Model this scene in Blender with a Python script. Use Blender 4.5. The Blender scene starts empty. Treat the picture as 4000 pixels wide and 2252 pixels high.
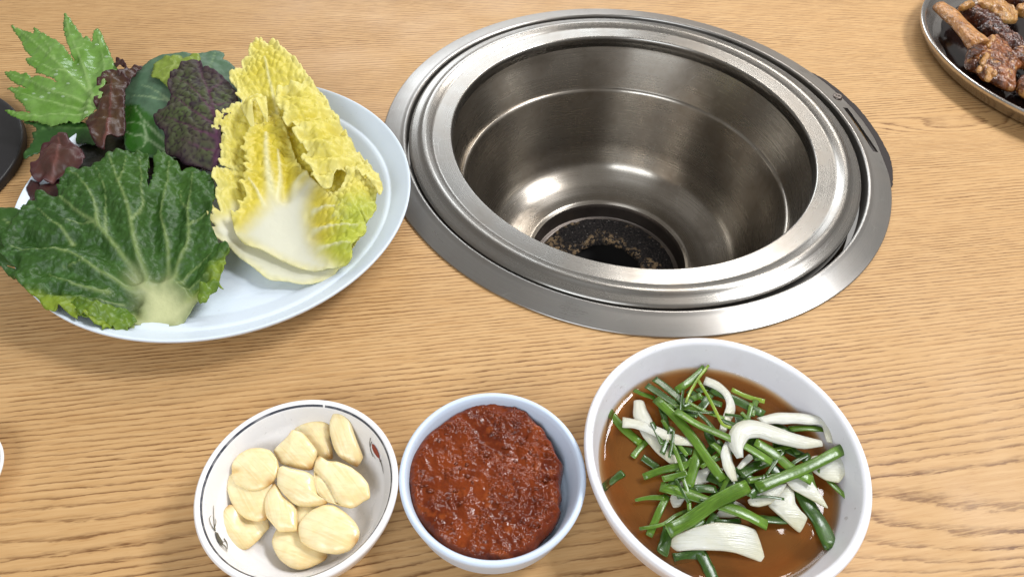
import bpy, bmesh, math, random
import numpy as np
from mathutils import Vector, Matrix
from mathutils.geometry import delaunay_2d_cdt

random.seed(7); rng = np.random.RandomState(7)
sc = bpy.context.scene
COL = sc.collection

# ------------------------------------------------------------------ camera
H = 0.38                                   # camera height over the table (m)
FPX, PITCH, ROLL = 2817.2, math.radians(49.666), math.radians(3.616)
fw = np.array([0, math.cos(PITCH), -math.sin(PITCH)])
r0 = np.array([1.0, 0, 0]); u0 = np.cross(r0, fw)
RT = math.cos(ROLL)*r0 + math.sin(ROLL)*u0
UP = -math.sin(ROLL)*r0 + math.cos(ROLL)*u0
cam = bpy.data.cameras.new('camera'); cam_o = bpy.data.objects.new('camera', cam); COL.objects.link(cam_o)
cam.sensor_fit = 'HORIZONTAL'; cam.sensor_width = 36; cam.lens = FPX/4000*36
cam.clip_start = 0.01; cam.clip_end = 50
cam_o.matrix_world = Matrix(((RT[0], UP[0], -fw[0], 0), (RT[1], UP[1], -fw[1], 0), (RT[2], UP[2], -fw[2], H), (0, 0, 0, 1)))
sc.camera = cam_o

# ------------------------------------------------------------------ world and lamps (indoor daylight)
wd = bpy.data.worlds.new('World'); sc.world = wd; wd.use_nodes = True
bg = wd.node_tree.nodes['Background']; bg.inputs[0].default_value = (1.0, 0.97, 0.93, 1); bg.inputs[1].default_value = 0.36

def area(name, loc, target, sx, sy, power, color):
    l = bpy.data.lights.new(name, 'AREA'); l.shape = 'RECTANGLE'; l.size = sx; l.size_y = sy
    l.energy = power; l.color = color
    o = bpy.data.objects.new(name, l); COL.objects.link(o); o.location = loc
    d = Vector(target) - Vector(loc); o.rotation_euler = d.to_track_quat('-Z', 'Y').to_euler()
    return o
area('ceiling_lamp_right', (1.26, 0.82, 1.66), (0.0, 0.30, 0), 0.60, 0.45, 31, (0.95, 0.97, 1.0))
area('ceiling_lamp_ahead', (0.66, 1.80, 1.50), (0.1, 0.35, 0), 0.5, 0.35, 12, (1.0, 0.97, 0.93))
area('ceiling_spot', (0.98, 0.84, 1.70), (0.16, 0.14, 0), 0.15, 0.11, 2.2, (1.0, 0.98, 0.95))
area('window_light_near', (-0.45, -1.35, 1.55), (0.0, 0.35, 0), 1.3, 0.9, 30, (0.86, 0.93, 1.0))
area('window_light', (-0.30, 2.9, 1.25), (0.0, 0.5, 0), 1.5, 0.8, 24, (0.88, 0.94, 1.0))

sc.view_settings.view_transform = 'Standard'; sc.view_settings.look = 'None'
sc.view_settings.exposure = 0.04; sc.view_settings.gamma = 1.0
sc.render.engine = 'CYCLES'
sc.cycles.use_denoising = True
sc.cycles.max_bounces = 8; sc.cycles.transparent_max_bounces = 12
sc.cycles.sample_clamp_indirect = 6

# ------------------------------------------------------------------ measuring helpers (photograph pixels -> places on the table)
def W(P, z):
    P = np.atleast_2d(np.asarray(P, float)); z = np.broadcast_to(np.asarray(z, float), (len(P),))
    d = fw[None]*FPX + (P[:, :1]-2000)*RT + (1126-P[:, 1:2])*UP
    t = (H-z)/(-d[:, 2])
    return np.c_[d[:, 0]*t, d[:, 1]*t, z]
def zf(ox, oy, s): return lambda pts: np.atleast_2d(np.asarray(pts, float))*s + np.array([ox, oy])
Z1 = zf(0, 0, 900/1864); Z2 = zf(0, 550, 950/1621); Z3 = zf(700, 100, 950/1252); Z4 = zf(700, 1500, 900/1735)
Z5 = zf(1500, 1450, 850/1537); Z6 = zf(2200, 1250, 1250/1809); Z7 = zf(3100, 0, 900/1740); ZM = zf(3550, 0, 450/1450)

# ------------------------------------------------------------------ numeric noise
_perm = np.random.RandomState(3).permutation(512)
def _h(ix, iy, iz=0):
    return _perm[(_perm[(_perm[np.asarray(ix) & 511] + iy) & 511] + iz) & 511]
def pn(x, y, seed=0):                       # perlin-like, -1..1
    x = np.asarray(x, float)+seed*17.3; y = np.asarray(y, float)+seed*9.1
    ix = np.floor(x).astype(int); iy = np.floor(y).astype(int); fx = x-ix; fy = y-iy
    u = fx*fx*fx*(fx*(fx*6-15)+10); v = fy*fy*fy*(fy*(fy*6-15)+10)
    def g(a, b, dx, dy):
        an = _h(ix+a, iy+b)/512*2*math.pi; return np.cos(an)*dx+np.sin(an)*dy
    return 1.5*((g(0,0,fx,fy)*(1-u)+g(1,0,fx-1,fy)*u)*(1-v)+(g(0,1,fx,fy-1)*(1-u)+g(1,1,fx-1,fy-1)*u)*v)
def fbm(x, y, seed=0, o=3):
    s = 0; a = 1
    for k in range(o): s = s+a*pn(x*2**k, y*2**k, seed+k); a *= .5
    return s
def vor(x, y, seed=0):                      # F1, F2 of jittered cells
    x = np.asarray(x, float)+seed*31.7; y = np.asarray(y, float)+seed*11.9
    ix = np.floor(x).astype(int); iy = np.floor(y).astype(int)
    f1 = np.full(x.shape, 9.); f2 = np.full(x.shape, 9.)
    for a in (-1, 0, 1):
        for b in (-1, 0, 1):
            jx = _h(ix+a, iy+b, 1)/512; jy = _h(ix+a, iy+b, 77)/512
            d = np.hypot(ix+a+jx-x, iy+b+jy-y)
            f2 = np.where(d < f1, f1, np.minimum(f2, d)); f1 = np.minimum(f1, d)
    return f1, f2
def sst(a, b, x):
    t = np.clip((x-a)/(b-a), 0, 1); return t*t*(3-2*t)
def polydist(P, line):                      # distance of points to a polyline (xy) and arc position
    P = P[:, :2]; line = np.asarray(line)[:, :2]; best = np.full(len(P), 9.); arc = np.zeros(len(P)); L = 0
    tot = np.hypot(*np.diff(line, axis=0).T).sum()
    for a, b in zip(line[:-1], line[1:]):
        ab = b-a; n = ab@ab
        if n < 1e-16: continue
        t = np.clip(((P-a)@ab)/n, 0, 1); d = np.hypot(*(P-a-t[:, None]*ab).T); m = d < best
        best[m] = d[m]; arc[m] = (L+t[m]*math.sqrt(n))/tot; L += math.sqrt(n)
    return best, arc
def inside(P, poly):
    x, y = P[:, 0], P[:, 1]; r = np.zeros(len(P), bool); n = len(poly)
    for i in range(n):
        x1, y1 = poly[i][:2]; x2, y2 = poly[(i+1) % n][:2]
        c = (y1 > y) != (y2 > y)
        r ^= c & (x < (x2-x1)*(y-y1)/((y2-y1) if y2 != y1 else 1e-12)+x1)
    return r
def sdist(P, poly):
    pl = np.vstack([poly, poly[:1]]); d, a = polydist(P, pl)
    return np.where(inside(P, poly), d, -d)
def smooth_closed(p, step, corner=.35):
    p = np.asarray(p, float); n = len(p); out = []
    for i in range(n):
        a, b, c, d = p[i-1], p[i], p[(i+1) % n], p[(i+2) % n]
        L = np.linalg.norm(c-b); k = max(1, int(round(L/step)))
        for j in range(k):
            t = j/k; m1 = (c-a)*corner; m2 = (d-b)*corner
            h00 = 2*t**3-3*t**2+1; h10 = t**3-2*t**2+t; h01 = -2*t**3+3*t**2; h11 = t**3-t**2
            out.append(h00*b+h10*m1+h01*c+h11*m2)
    return np.array(out)
def smooth_open(p, n):
    p = np.asarray(p, float); q = np.vstack([2*p[0]-p[1], p, 2*p[-1]-p[-2]]); out = []
    m = len(p)-1
    for s in np.linspace(0, m, n):
        i = min(int(s), m-1); t = s-i; a, b, c, d = q[i], q[i+1], q[i+2], q[i+3]
        out.append(.5*((2*b)+(c-a)*t+(2*a-5*b+4*c-d)*t*t+(3*b-a-3*c+d)*t**3))
    return np.array(out)
class TPS:
    def __init__(s, pts):
        p = np.asarray(pts, float); s.c = p[:, :2]; n = len(p)
        K = s.k(s.c, s.c)+np.eye(n)*1e-6; Q = np.c_[np.ones(n), s.c]
        A = np.block([[K, Q], [Q.T, np.zeros((3, 3))]]); s.w = np.linalg.solve(A, np.r_[p[:, 2], 0, 0, 0])
    def k(s, a, b):
        r2 = ((a[:, None]-b[None])**2).sum(2); return r2*np.log(r2+1e-12)
    def __call__(s, P):
        return s.k(P[:, :2], s.c)@s.w[:-3]+s.w[-3]+P[:, :2]@s.w[-2:]

# ------------------------------------------------------------------ object helpers
def tag(o, label=None, cat=None, group=None, kind=None):
    if label: o['label'] = label
    if cat: o['category'] = cat
    if group: o['group'] = group
    if kind: o['kind'] = kind
    return o
def mobj(name, V, F, mat, parent=None, smooth=True, attrs=None, origin=None, thick=None):
    V = np.asarray(V, float)
    if origin is None: origin = np.array([(V[:, 0].min()+V[:, 0].max())/2, (V[:, 1].min()+V[:, 1].max())/2, V[:, 2].min()])
    origin = np.asarray(origin, float)
    me = bpy.data.meshes.new(name); me.from_pydata((V-origin).tolist(), [], [list(map(int, f)) for f in F])
    if attrs:
        for k, a in attrs.items():
            at = me.attributes.new(k, 'FLOAT', 'POINT'); at.data.foreach_set('value', np.asarray(a, np.float32))
    if smooth: me.polygons.foreach_set('use_smooth', [True]*len(me.polygons))
    me.materials.append(mat); me.update()
    o = bpy.data.objects.new(name, me); COL.objects.link(o); o.location = origin
    if thick:
        md = o.modifiers.new('thickness', 'SOLIDIFY'); md.thickness = thick; md.offset = -1
    if parent is not None:
        o.parent = parent; o.location = Vector(origin)-PLOC[parent.name]
    PLOC[o.name] = Vector(origin)
    return o
PLOC = {}
def empty(name, loc):
    o = bpy.data.objects.new(name, None); COL.objects.link(o); o.location = loc; o.empty_display_size = .02
    PLOC[o.name] = Vector(loc); return o
def lathe(name, prof, c, mat, parent=None, n=160, closed=False, smooth=True, wob=None, sharp=None):
    prof = np.asarray(prof, float); m = len(prof); V = []; F = []
    for i in range(n):
        a = 2*math.pi*i/n
        V.append(np.c_[c[0]+prof[:, 0]*math.cos(a), c[1]+prof[:, 0]*math.sin(a), (c[2] if len(c) > 2 else 0)+prof[:, 1]])
    V = np.vstack(V); mm = m if closed else m-1
    for i in range(n):
        j = (i+1) % n
        for k in range(mm):
            k2 = (k+1) % m; F.append((i*m+k, j*m+k, j*m+k2, i*m+k2))
    z0 = (c[2] if len(c) > 2 else 0)
    o = mobj(name, V, F, mat, parent, smooth, origin=(c[0], c[1], z0))
    return o
def rprof(pts, r=.0012, k=4):               # round the corners of a profile
    p = np.asarray(pts, float); out = [p[0]]
    for a, b, c in zip(p[:-2], p[1:-1], p[2:]):
        la, lc = np.linalg.norm(a-b), np.linalg.norm(c-b); rr = min(r, la*.45, lc*.45)
        s = b+(a-b)/la*rr; e = b+(c-b)/lc*rr
        for t in np.linspace(0, 1, k+1): out.append((1-t)**2*s+2*t*(1-t)*b+t*t*e)
    out.append(p[-1]); return np.array(out)

# ------------------------------------------------------------------ material helpers
def newmat(name):
    m = bpy.data.materials.new(name); m.use_nodes = True; nt = m.node_tree
    for n in list(nt.nodes): nt.nodes.remove(n)
    return m, nt
class NB:
    def __init__(s, nt): s.nt = nt
    def n(s, t, **kw):
        nd = s.nt.nodes.new(t)
        for k, v in kw.items():
            if k.startswith('i_'):
                key = k[2:]; sock = nd.inputs[int(key)] if key.isdigit() else nd.inputs[key.replace('__', ' ')]
                s.set(sock, v)
            else: setattr(nd, k, v)
        return nd
    def set(s, sock, v):
        if isinstance(v, bpy.types.NodeSocket): s.nt.links.new(v, sock)
        elif isinstance(v, bpy.types.Node): s.nt.links.new(v.outputs[0], sock)
        else:
            if isinstance(v, tuple) and len(v) == 3 and sock.type == 'RGBA': v = v+(1,)
            sock.default_value = v
    def math(s, op, a, b=0.0, c=None, clamp=False):
        nd = s.nt.nodes.new('ShaderNodeMath'); nd.operation = op; nd.use_clamp = clamp
        s.set(nd.inputs[0], a); s.set(nd.inputs[1], b)
        if c is not None: s.set(nd.inputs[2], c)
        return nd.outputs[0]
    def mix(s, f, a, b, mode='MIX'):
        nd = s.nt.nodes.new('ShaderNodeMix'); nd.data_type = 'RGBA'; nd.blend_type = mode
        s.set(nd.inputs[0], f); s.set(nd.inputs[6], a); s.set(nd.inputs[7], b); return nd.outputs[2]
    def ramp(s, f, stops, interp='LINEAR'):
        nd = s.nt.nodes.new('ShaderNodeValToRGB'); cr = nd.color_ramp; cr.interpolation = interp
        while len(cr.elements) < len(stops): cr.elements.new(.5)
        for e, (p, c) in zip(cr.elements, stops):
            e.position = p; e.color = (c, c, c, 1) if isinstance(c, (int, float)) else tuple(c)+(1,)
        s.set(nd.inputs[0], f); return nd.outputs[0]
    def noise(s, vec, scale, detail=3, rough=.5, dist=0):
        nd = s.n('ShaderNodeTexNoise'); nd.inputs['Scale'].default_value = scale; nd.inputs['Detail'].default_value = detail
        nd.inputs['Roughness'].default_value = rough; nd.inputs['Distortion'].default_value = dist
        s.set(nd.inputs['Vector'], vec); return nd.outputs[0]
    def mapping(s, vec, scale=(1, 1, 1), rot=(0, 0, 0), loc=(0, 0, 0)):
        nd = s.n('ShaderNodeMapping'); s.set(nd.inputs[0], vec); nd.inputs['Scale'].default_value = scale
        nd.inputs['Rotation'].default_value = rot; nd.inputs['Location'].default_value = loc; return nd.outputs[0]
    def attr(s, name):
        nd = s.n('ShaderNodeAttribute'); nd.attribute_name = name; return nd.outputs['Fac']
    def obj(s): return s.n('ShaderNodeTexCoord').outputs['Object']
    def bump(s, h, strength, dist):
        nd = s.n('ShaderNodeBump'); s.set(nd.inputs['Height'], h); nd.inputs['Strength'].default_value = strength
        nd.inputs['Distance'].default_value = dist; return nd.outputs[0]
    def bsdf(s, **kw):
        nd = s.n('ShaderNodeBsdfPrincipled')
        for k, v in kw.items(): s.set(nd.inputs[k.replace('__', ' ')], v)
        return nd
    def out(s, sh, vol=None):
        o = s.n('ShaderNodeOutputMaterial'); s.set(o.inputs[0], sh)
def S(r, g, b):                              # sRGB 0..255 -> linear
    f = lambda c: (c/255/12.92) if c/255 <= .04045 else ((c/255+.055)/1.055)**2.4
    return (f(r), f(g), f(b))

# ================================================================== MATERIALS
def mat_wood():
    m, nt = newmat('oak_laminate'); b = NB(nt); co = b.obj()
    mp = b.mapping(co, rot=(0, 0, math.radians(-11.5)))
    sep = b.n('ShaderNodeSeparateXYZ', i_0=mp); u, v = sep.outputs[0], sep.outputs[1]
    comb = lambda su, sv, w=0.: b.n('ShaderNodeCombineXYZ', i_0=b.math('MULTIPLY', u, su), i_1=b.math('MULTIPLY', v, sv), i_2=w).outputs[0]
    n1 = b.noise(comb(.8, 8.0), 1, 2, .4); n2 = b.noise(comb(6, 60, 3.1), 1, 3, .55); n3 = b.noise(comb(75, 260, 5.7), 1, 3, .6)
    g = b.math('MULTIPLY', v, 330.)
    g = b.math('MULTIPLY_ADD', b.math('SMOOTH_MAX', b.math('SUBTRACT', .19, v), 0., .06), 190., g)
    g = b.math('MULTIPLY_ADD', n1, 13., g)
    g = b.math('MULTIPLY_ADD', n2, 1.0, g)
    g = b.math('MULTIPLY_ADD', n3, .62, g)
    def eye(x0, y0, su, sv, A, g):           # a cathedral figure at (x0, y0)
        c, s_ = math.cos(math.radians(-11.5)), math.sin(math.radians(-11.5))
        uu, vv = c*x0-s_*y0, s_*x0+c*y0
        du = b.math('DIVIDE', b.math('SUBTRACT', u, uu), su); dv = b.math('DIVIDE', b.math('SUBTRACT', v, vv), sv)
        q = b.math('ADD', b.math('POWER', b.math('ABSOLUTE', du), 2.), b.math('POWER', b.math('ABSOLUTE', dv), 2.))
        e = b.math('POWER', 2.718, b.math('MULTIPLY', q, -1.))
        return b.math('MULTIPLY_ADD', e, A, g)
    p = W(Z7([(1300, 985)]), 0)[0]; g = eye(p[0], p[1], .10, .020, 8., g)
    p = W([(3700, 1990)], 0)[0]; g = eye(p[0]+.06, p[1]-.012, .16, .04, 5.2, g)
    p = W([(300, 2150)], 0)[0]; g = eye(p[0], p[1]-.01, .2, .04, 5.2, g)
    ph = b.math('FRACT', g)
    line = b.ramp(ph, [(0, .8), (.07, .95), (.2, .5), (.4, .08), (.9, 0.), (.97, .35), (1., .8)])
    stk = b.noise(comb(70, 900, 1.3), 1, 2, .6); stk = b.ramp(stk, [(.37, .22), (.54, 1.)])
    lv = b.noise(comb(7, 30, 9.), 1, 2); lv = b.ramp(lv, [(.3, .45), (.62, 1.)])
    dark = b.math('MULTIPLY', b.math('MULTIPLY', line, stk), lv)
    fib = b.noise(comb(28, 520, 2.2), 1, 3, .6); big = b.noise(comb(2.2, 9, 4.4), 1, 2)
    light = b.mix(b.ramp(fib, [(.3, 0.), (.7, 1.)]), S(187, 146, 97), S(205, 167, 118))
    light = b.mix(b.ramp(big, [(.3, 0.), (.75, .45)]), light, S(178, 138, 90))
    por = b.noise(comb(95, 1500, 7.7), 1, 1, .5); por = b.ramp(por, [(.62, 0.), (.72, .5)])
    col = b.mix(dark, light, S(96, 58, 28)); col = b.mix(b.math('MULTIPLY', por, .6), col, S(150, 102, 58))
    hgt = b.math('MULTIPLY_ADD', dark, -1., b.math('MULTIPLY', fib, .35))
    rg = b.ramp(b.noise(co, 14, 4), [(.3, .4), (.7, .58)])
    bs = b.bsdf(Base__Color=col, Roughness=rg, Normal=b.bump(hgt, .16, .0005), Specular__IOR__Level=.24)
    b.out(bs.outputs[0]); return m
def mat_metal(name, tint=(.36, .345, .325), rough=.3, aniso=.75, rot=.25, dirt=.5, dirtcol=(.16, .11, .07), rmul=1.):
    m, nt = newmat(name); b = NB(nt); co = b.obj()
    sep = b.n('ShaderNodeSeparateXYZ', i_0=co)
    rad = b.math('SQRT', b.math('ADD', b.math('MULTIPLY', sep.outputs[0], sep.outputs[0]), b.math('MULTIPLY', sep.outputs[1], sep.outputs[1])))
    brush = b.noise(b.n('ShaderNodeCombineXYZ', i_0=b.math('MULTIPLY', rad, 1100.), i_1=b.math('MULTIPLY', sep.outputs[2], 900.), i_2=b.noise(co, 9, 1)).outputs[0], 1, 2, .6)
    blot = b.noise(co, 22, 4, .6); fine = b.noise(co, 160, 3, .6)
    d = b.math('MULTIPLY', b.ramp(blot, [(.42, 0.), (.75, 1.)]), b.ramp(fine, [(.3, .65), (.7, 1.)]))
    col = b.mix(b.math('MULTIPLY', d, dirt), tint, dirtcol)
    col = b.mix(b.math('MULTIPLY', b.ramp(brush, [(.35, 0.), (.7, 1.)]), .22), col, tuple(x*.55 for x in tint))
    vs = b.n('ShaderNodeTexVoronoi', feature='DISTANCE_TO_EDGE'); b.set(vs.inputs['Vector'], b.mapping(co, scale=(1, 1, 1), rot=(0, 0, .4)))
    vs.inputs['Scale'].default_value = 46
    scr = b.math('MULTIPLY', b.ramp(vs.outputs[0], [(0., 1.), (.012, 0.)]), b.ramp(b.noise(co, 30, 2), [(.56, 0.), (.64, 1.)]))
    col = b.mix(b.math('MULTIPLY', scr, .22), col, (.8, .78, .75))
    rg = b.math('ADD', b.math('MULTIPLY_ADD', blot, .2*rmul, rough-.1*rmul), b.math('MULTIPLY', b.math('SUBTRACT', brush, .5), .14))
    tg = b.n('ShaderNodeTangent', direction_type='RADIAL', axis='Z')
    bs = b.bsdf(Base__Color=col, Metallic=1., Roughness=rg, Anisotropic=aniso, Anisotropic__Rotation=rot, Normal=b.bump(brush, .05, .0003))
    nt.links.new(tg.outputs[0], bs.inputs['Tangent'])
    b.out(bs.outputs[0]); return m
def mat_ceramic(name, col, stain=.12, rough=.28, staincol=(.45, .36, .24), ring=None):
    m, nt = newmat(name); b = NB(nt); co = b.obj()
    n = b.noise(co, 35, 5, .6); sp = b.noise(co, 240, 2)
    f = b.math('MULTIPLY', b.ramp(n, [(.5, 0.), (.78, 1.)]), stain)
    c = b.mix(f, col, staincol)
    c = b.mix(b.math('MULTIPLY', b.ramp(sp, [(.71, 0.), (.76, 1.)]), .35*min(1, stain*6)), c, (.25, .2, .16))
    if ring:
        sep = b.n('ShaderNodeSeparateXYZ', i_0=co)
        rad = b.math('SQRT', b.math('ADD', b.math('MULTIPLY', sep.outputs[0], sep.outputs[0]), b.math('MULTIPLY', sep.outputs[1], sep.outputs[1])))
        k = b.math('LESS_THAN', b.math('ABSOLUTE', b.math('SUBTRACT', rad, ring[0])), ring[1])
        up = b.math('GREATER_THAN', sep.outputs[2], ring[2])
        ang = b.math('ARCTAN2', sep.outputs[1], sep.outputs[0])
        gap = b.math('GREATER_THAN', b.math('ABSOLUTE', b.math('SUBTRACT', ang, ring[3])), .013)
        wear = b.ramp(b.noise(co, 180, 2), [(.3, .75), (.5, 1.)])
        c = b.mix(b.math('MULTIPLY', b.math('MULTIPLY', b.math('MULTIPLY', k, up), gap), wear), c, (.055, .06, .08))
    rg = b.ramp(n, [(.3, rough), (.7, rough+.12)])
    bs = b.bsdf(Base__Color=c, Roughness=rg, Subsurface__Weight=.06, Subsurface__Scale=.003, Normal=b.bump(b.noise(co, 60, 3), .05, .001))
    bs.inputs['Subsurface Radius'].default_value = (1, 1, 1)
    b.out(bs.outputs[0]); return m
def mat_plain(name, col, rough=.5, metallic=0., noise_amt=.15, scale=60, bump=.1, spec=.5, coat=0.):
    m, nt = newmat(name); b = NB(nt); co = b.obj(); n = b.noise(co, scale, 4, .6)
    c = b.mix(b.math('MULTIPLY', n, noise_amt*2, clamp=True), col, tuple(x*.45 for x in col))
    bs = b.bsdf(Base__Color=c, Roughness=rough, Metallic=metallic, Normal=b.bump(n, bump, .001), Specular__IOR__Level=spec, Coat__Weight=coat)
    b.out(bs.outputs[0]); return m
def mat_leaf(name, base, base2, veincol, stemcol=(.75, .75, .55), edgecol=None, rough=.38, transl=.25, cellcol=None, wetpatch=False, bumps=260, bstr=.35, bdist=.0006, mottle=18, spec=.45, palecol=None):
    m, nt = newmat(name); b = NB(nt); co = b.obj()
    n = b.noise(co, mottle, 4, .6); f = b.noise(co, 190, 3, .6)
    c = b.mix(b.ramp(n, [(.32, 0.), (.7, 1.)]), base, base2)
    c = b.mix(b.math('MULTIPLY', b.ramp(f, [(.35, 0.), (.7, 1.)]), .3), c, tuple(x*.6 for x in base))
    if edgecol is not None: c = b.mix(b.attr('edge'), c, edgecol)
    if cellcol is not None: c = b.mix(b.attr('cell'), c, cellcol)
    rg = rough
    if wetpatch:
        c = b.mix(b.attr('wet'), c, S(48, 92, 30)); rg = b.math('MULTIPLY_ADD', b.attr('wet'), -.28, rough)
    if palecol is not None: c = b.mix(b.math('MULTIPLY', b.attr('pale'), .85), c, palecol)
    c = b.mix(b.attr('vein'), c, veincol); c = b.mix(b.attr('stem'), c, stemcol)
    bs = b.bsdf(Base__Color=c, Roughness=rg, Specular__IOR__Level=spec, Normal=b.bump(b.noise(co, bumps, 3, .55), bstr, bdist))
    tr = b.n('ShaderNodeBsdfTranslucent'); b.set(tr.inputs[0], b.mix(.35, c, (1, 1, .3), 'MULTIPLY'))
    mx = b.n('ShaderNodeMixShader', i_0=transl, i_1=bs.outputs[0], i_2=tr.outputs[0])
    b.out(mx.outputs[0]); return m

M = {}
M['wood'] = mat_wood()
M['steel'] = mat_metal('brushed_steel_flange', rough=.32, dirt=.35)
M['steel_ring'] = mat_metal('brushed_steel_ring', tint=(.31, .295, .272), rough=.27, dirt=.45)
M['steel_basin'] = mat_metal('worn_steel_basin', tint=(.37, .335, .29), rough=.28, dirt=.7, dirtcol=(.12, .085, .055))
M['steel_dark'] = mat_metal('burnt_steel_pit', tint=(.2, .17, .15), rough=.45, aniso=.3, dirt=.8, dirtcol=(.03, .022, .018))
M['tray'] = mat_metal('tray_steel', tint=(.5, .48, .46), rough=.24, aniso=.3, dirt=.3)
M['black'] = mat_plain('black_lacquer', (.012, .011, .012), .42, noise_amt=.2, bump=.05)
M['void'] = mat_plain('hole_darkness', (.006, .005, .005), .9, noise_amt=.3)  # near-black colour stands in for the darkness inside the vent hole
M['burnt'] = mat_plain('scorched_edge', (.022, .012, .009), .75, noise_amt=.5, scale=300, bump=.6)
M['plate'] = mat_ceramic('pale_blue_melamine', (.66, .73, .81), .06, .3, (.4, .42, .4))
M['saucebowl'] = mat_ceramic('light_blue_melamine', (.62, .71, .84), .08, .36, (.36, .38, .4))
M['onionbowl'] = mat_ceramic('white_melamine', (.80, .79, .82), .22, .25, (.42, .34, .25))
M['cup'] = mat_ceramic('white_cup', (.76, .75, .72), .1, .4)

# ================================================================== TABLE
GC = np.array([.0946, .4983])
def build_table():
    R = .2035; n = 192; V = []; F = []
    x0, x1, y0, y1 = -.95-GC[0], 1.05-GC[0], -.35-GC[1], 1.25-GC[1]
    for i in range(n):
        a = 2*math.pi*i/n; c, s = math.cos(a), math.sin(a)
        t = min([(x1/c if c > 1e-9 else x0/c if c < -1e-9 else 9e9), (y1/s if s > 1e-9 else y0/s if s < -1e-9 else 9e9)])
        V += [(GC[0]+R*c, GC[1]+R*s, -.03), (GC[0]+R*c, GC[1]+R*s, 0), (GC[0]+t*c, GC[1]+t*s, 0), (GC[0]+t*c, GC[1]+t*s, -.03)]
    for i in range(n):
        j = (i+1) % n
        for k in range(4): F.append((i*4+k, j*4+k, j*4+(k+1) % 4, i*4+(k+1) % 4))
    o = mobj('table_top', V, F, M['wood'], smooth=False, origin=(0, 0, 0))
    tag(o, 'light oak table top with brown grain lines', None, None, 'structure')
build_table()

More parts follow.
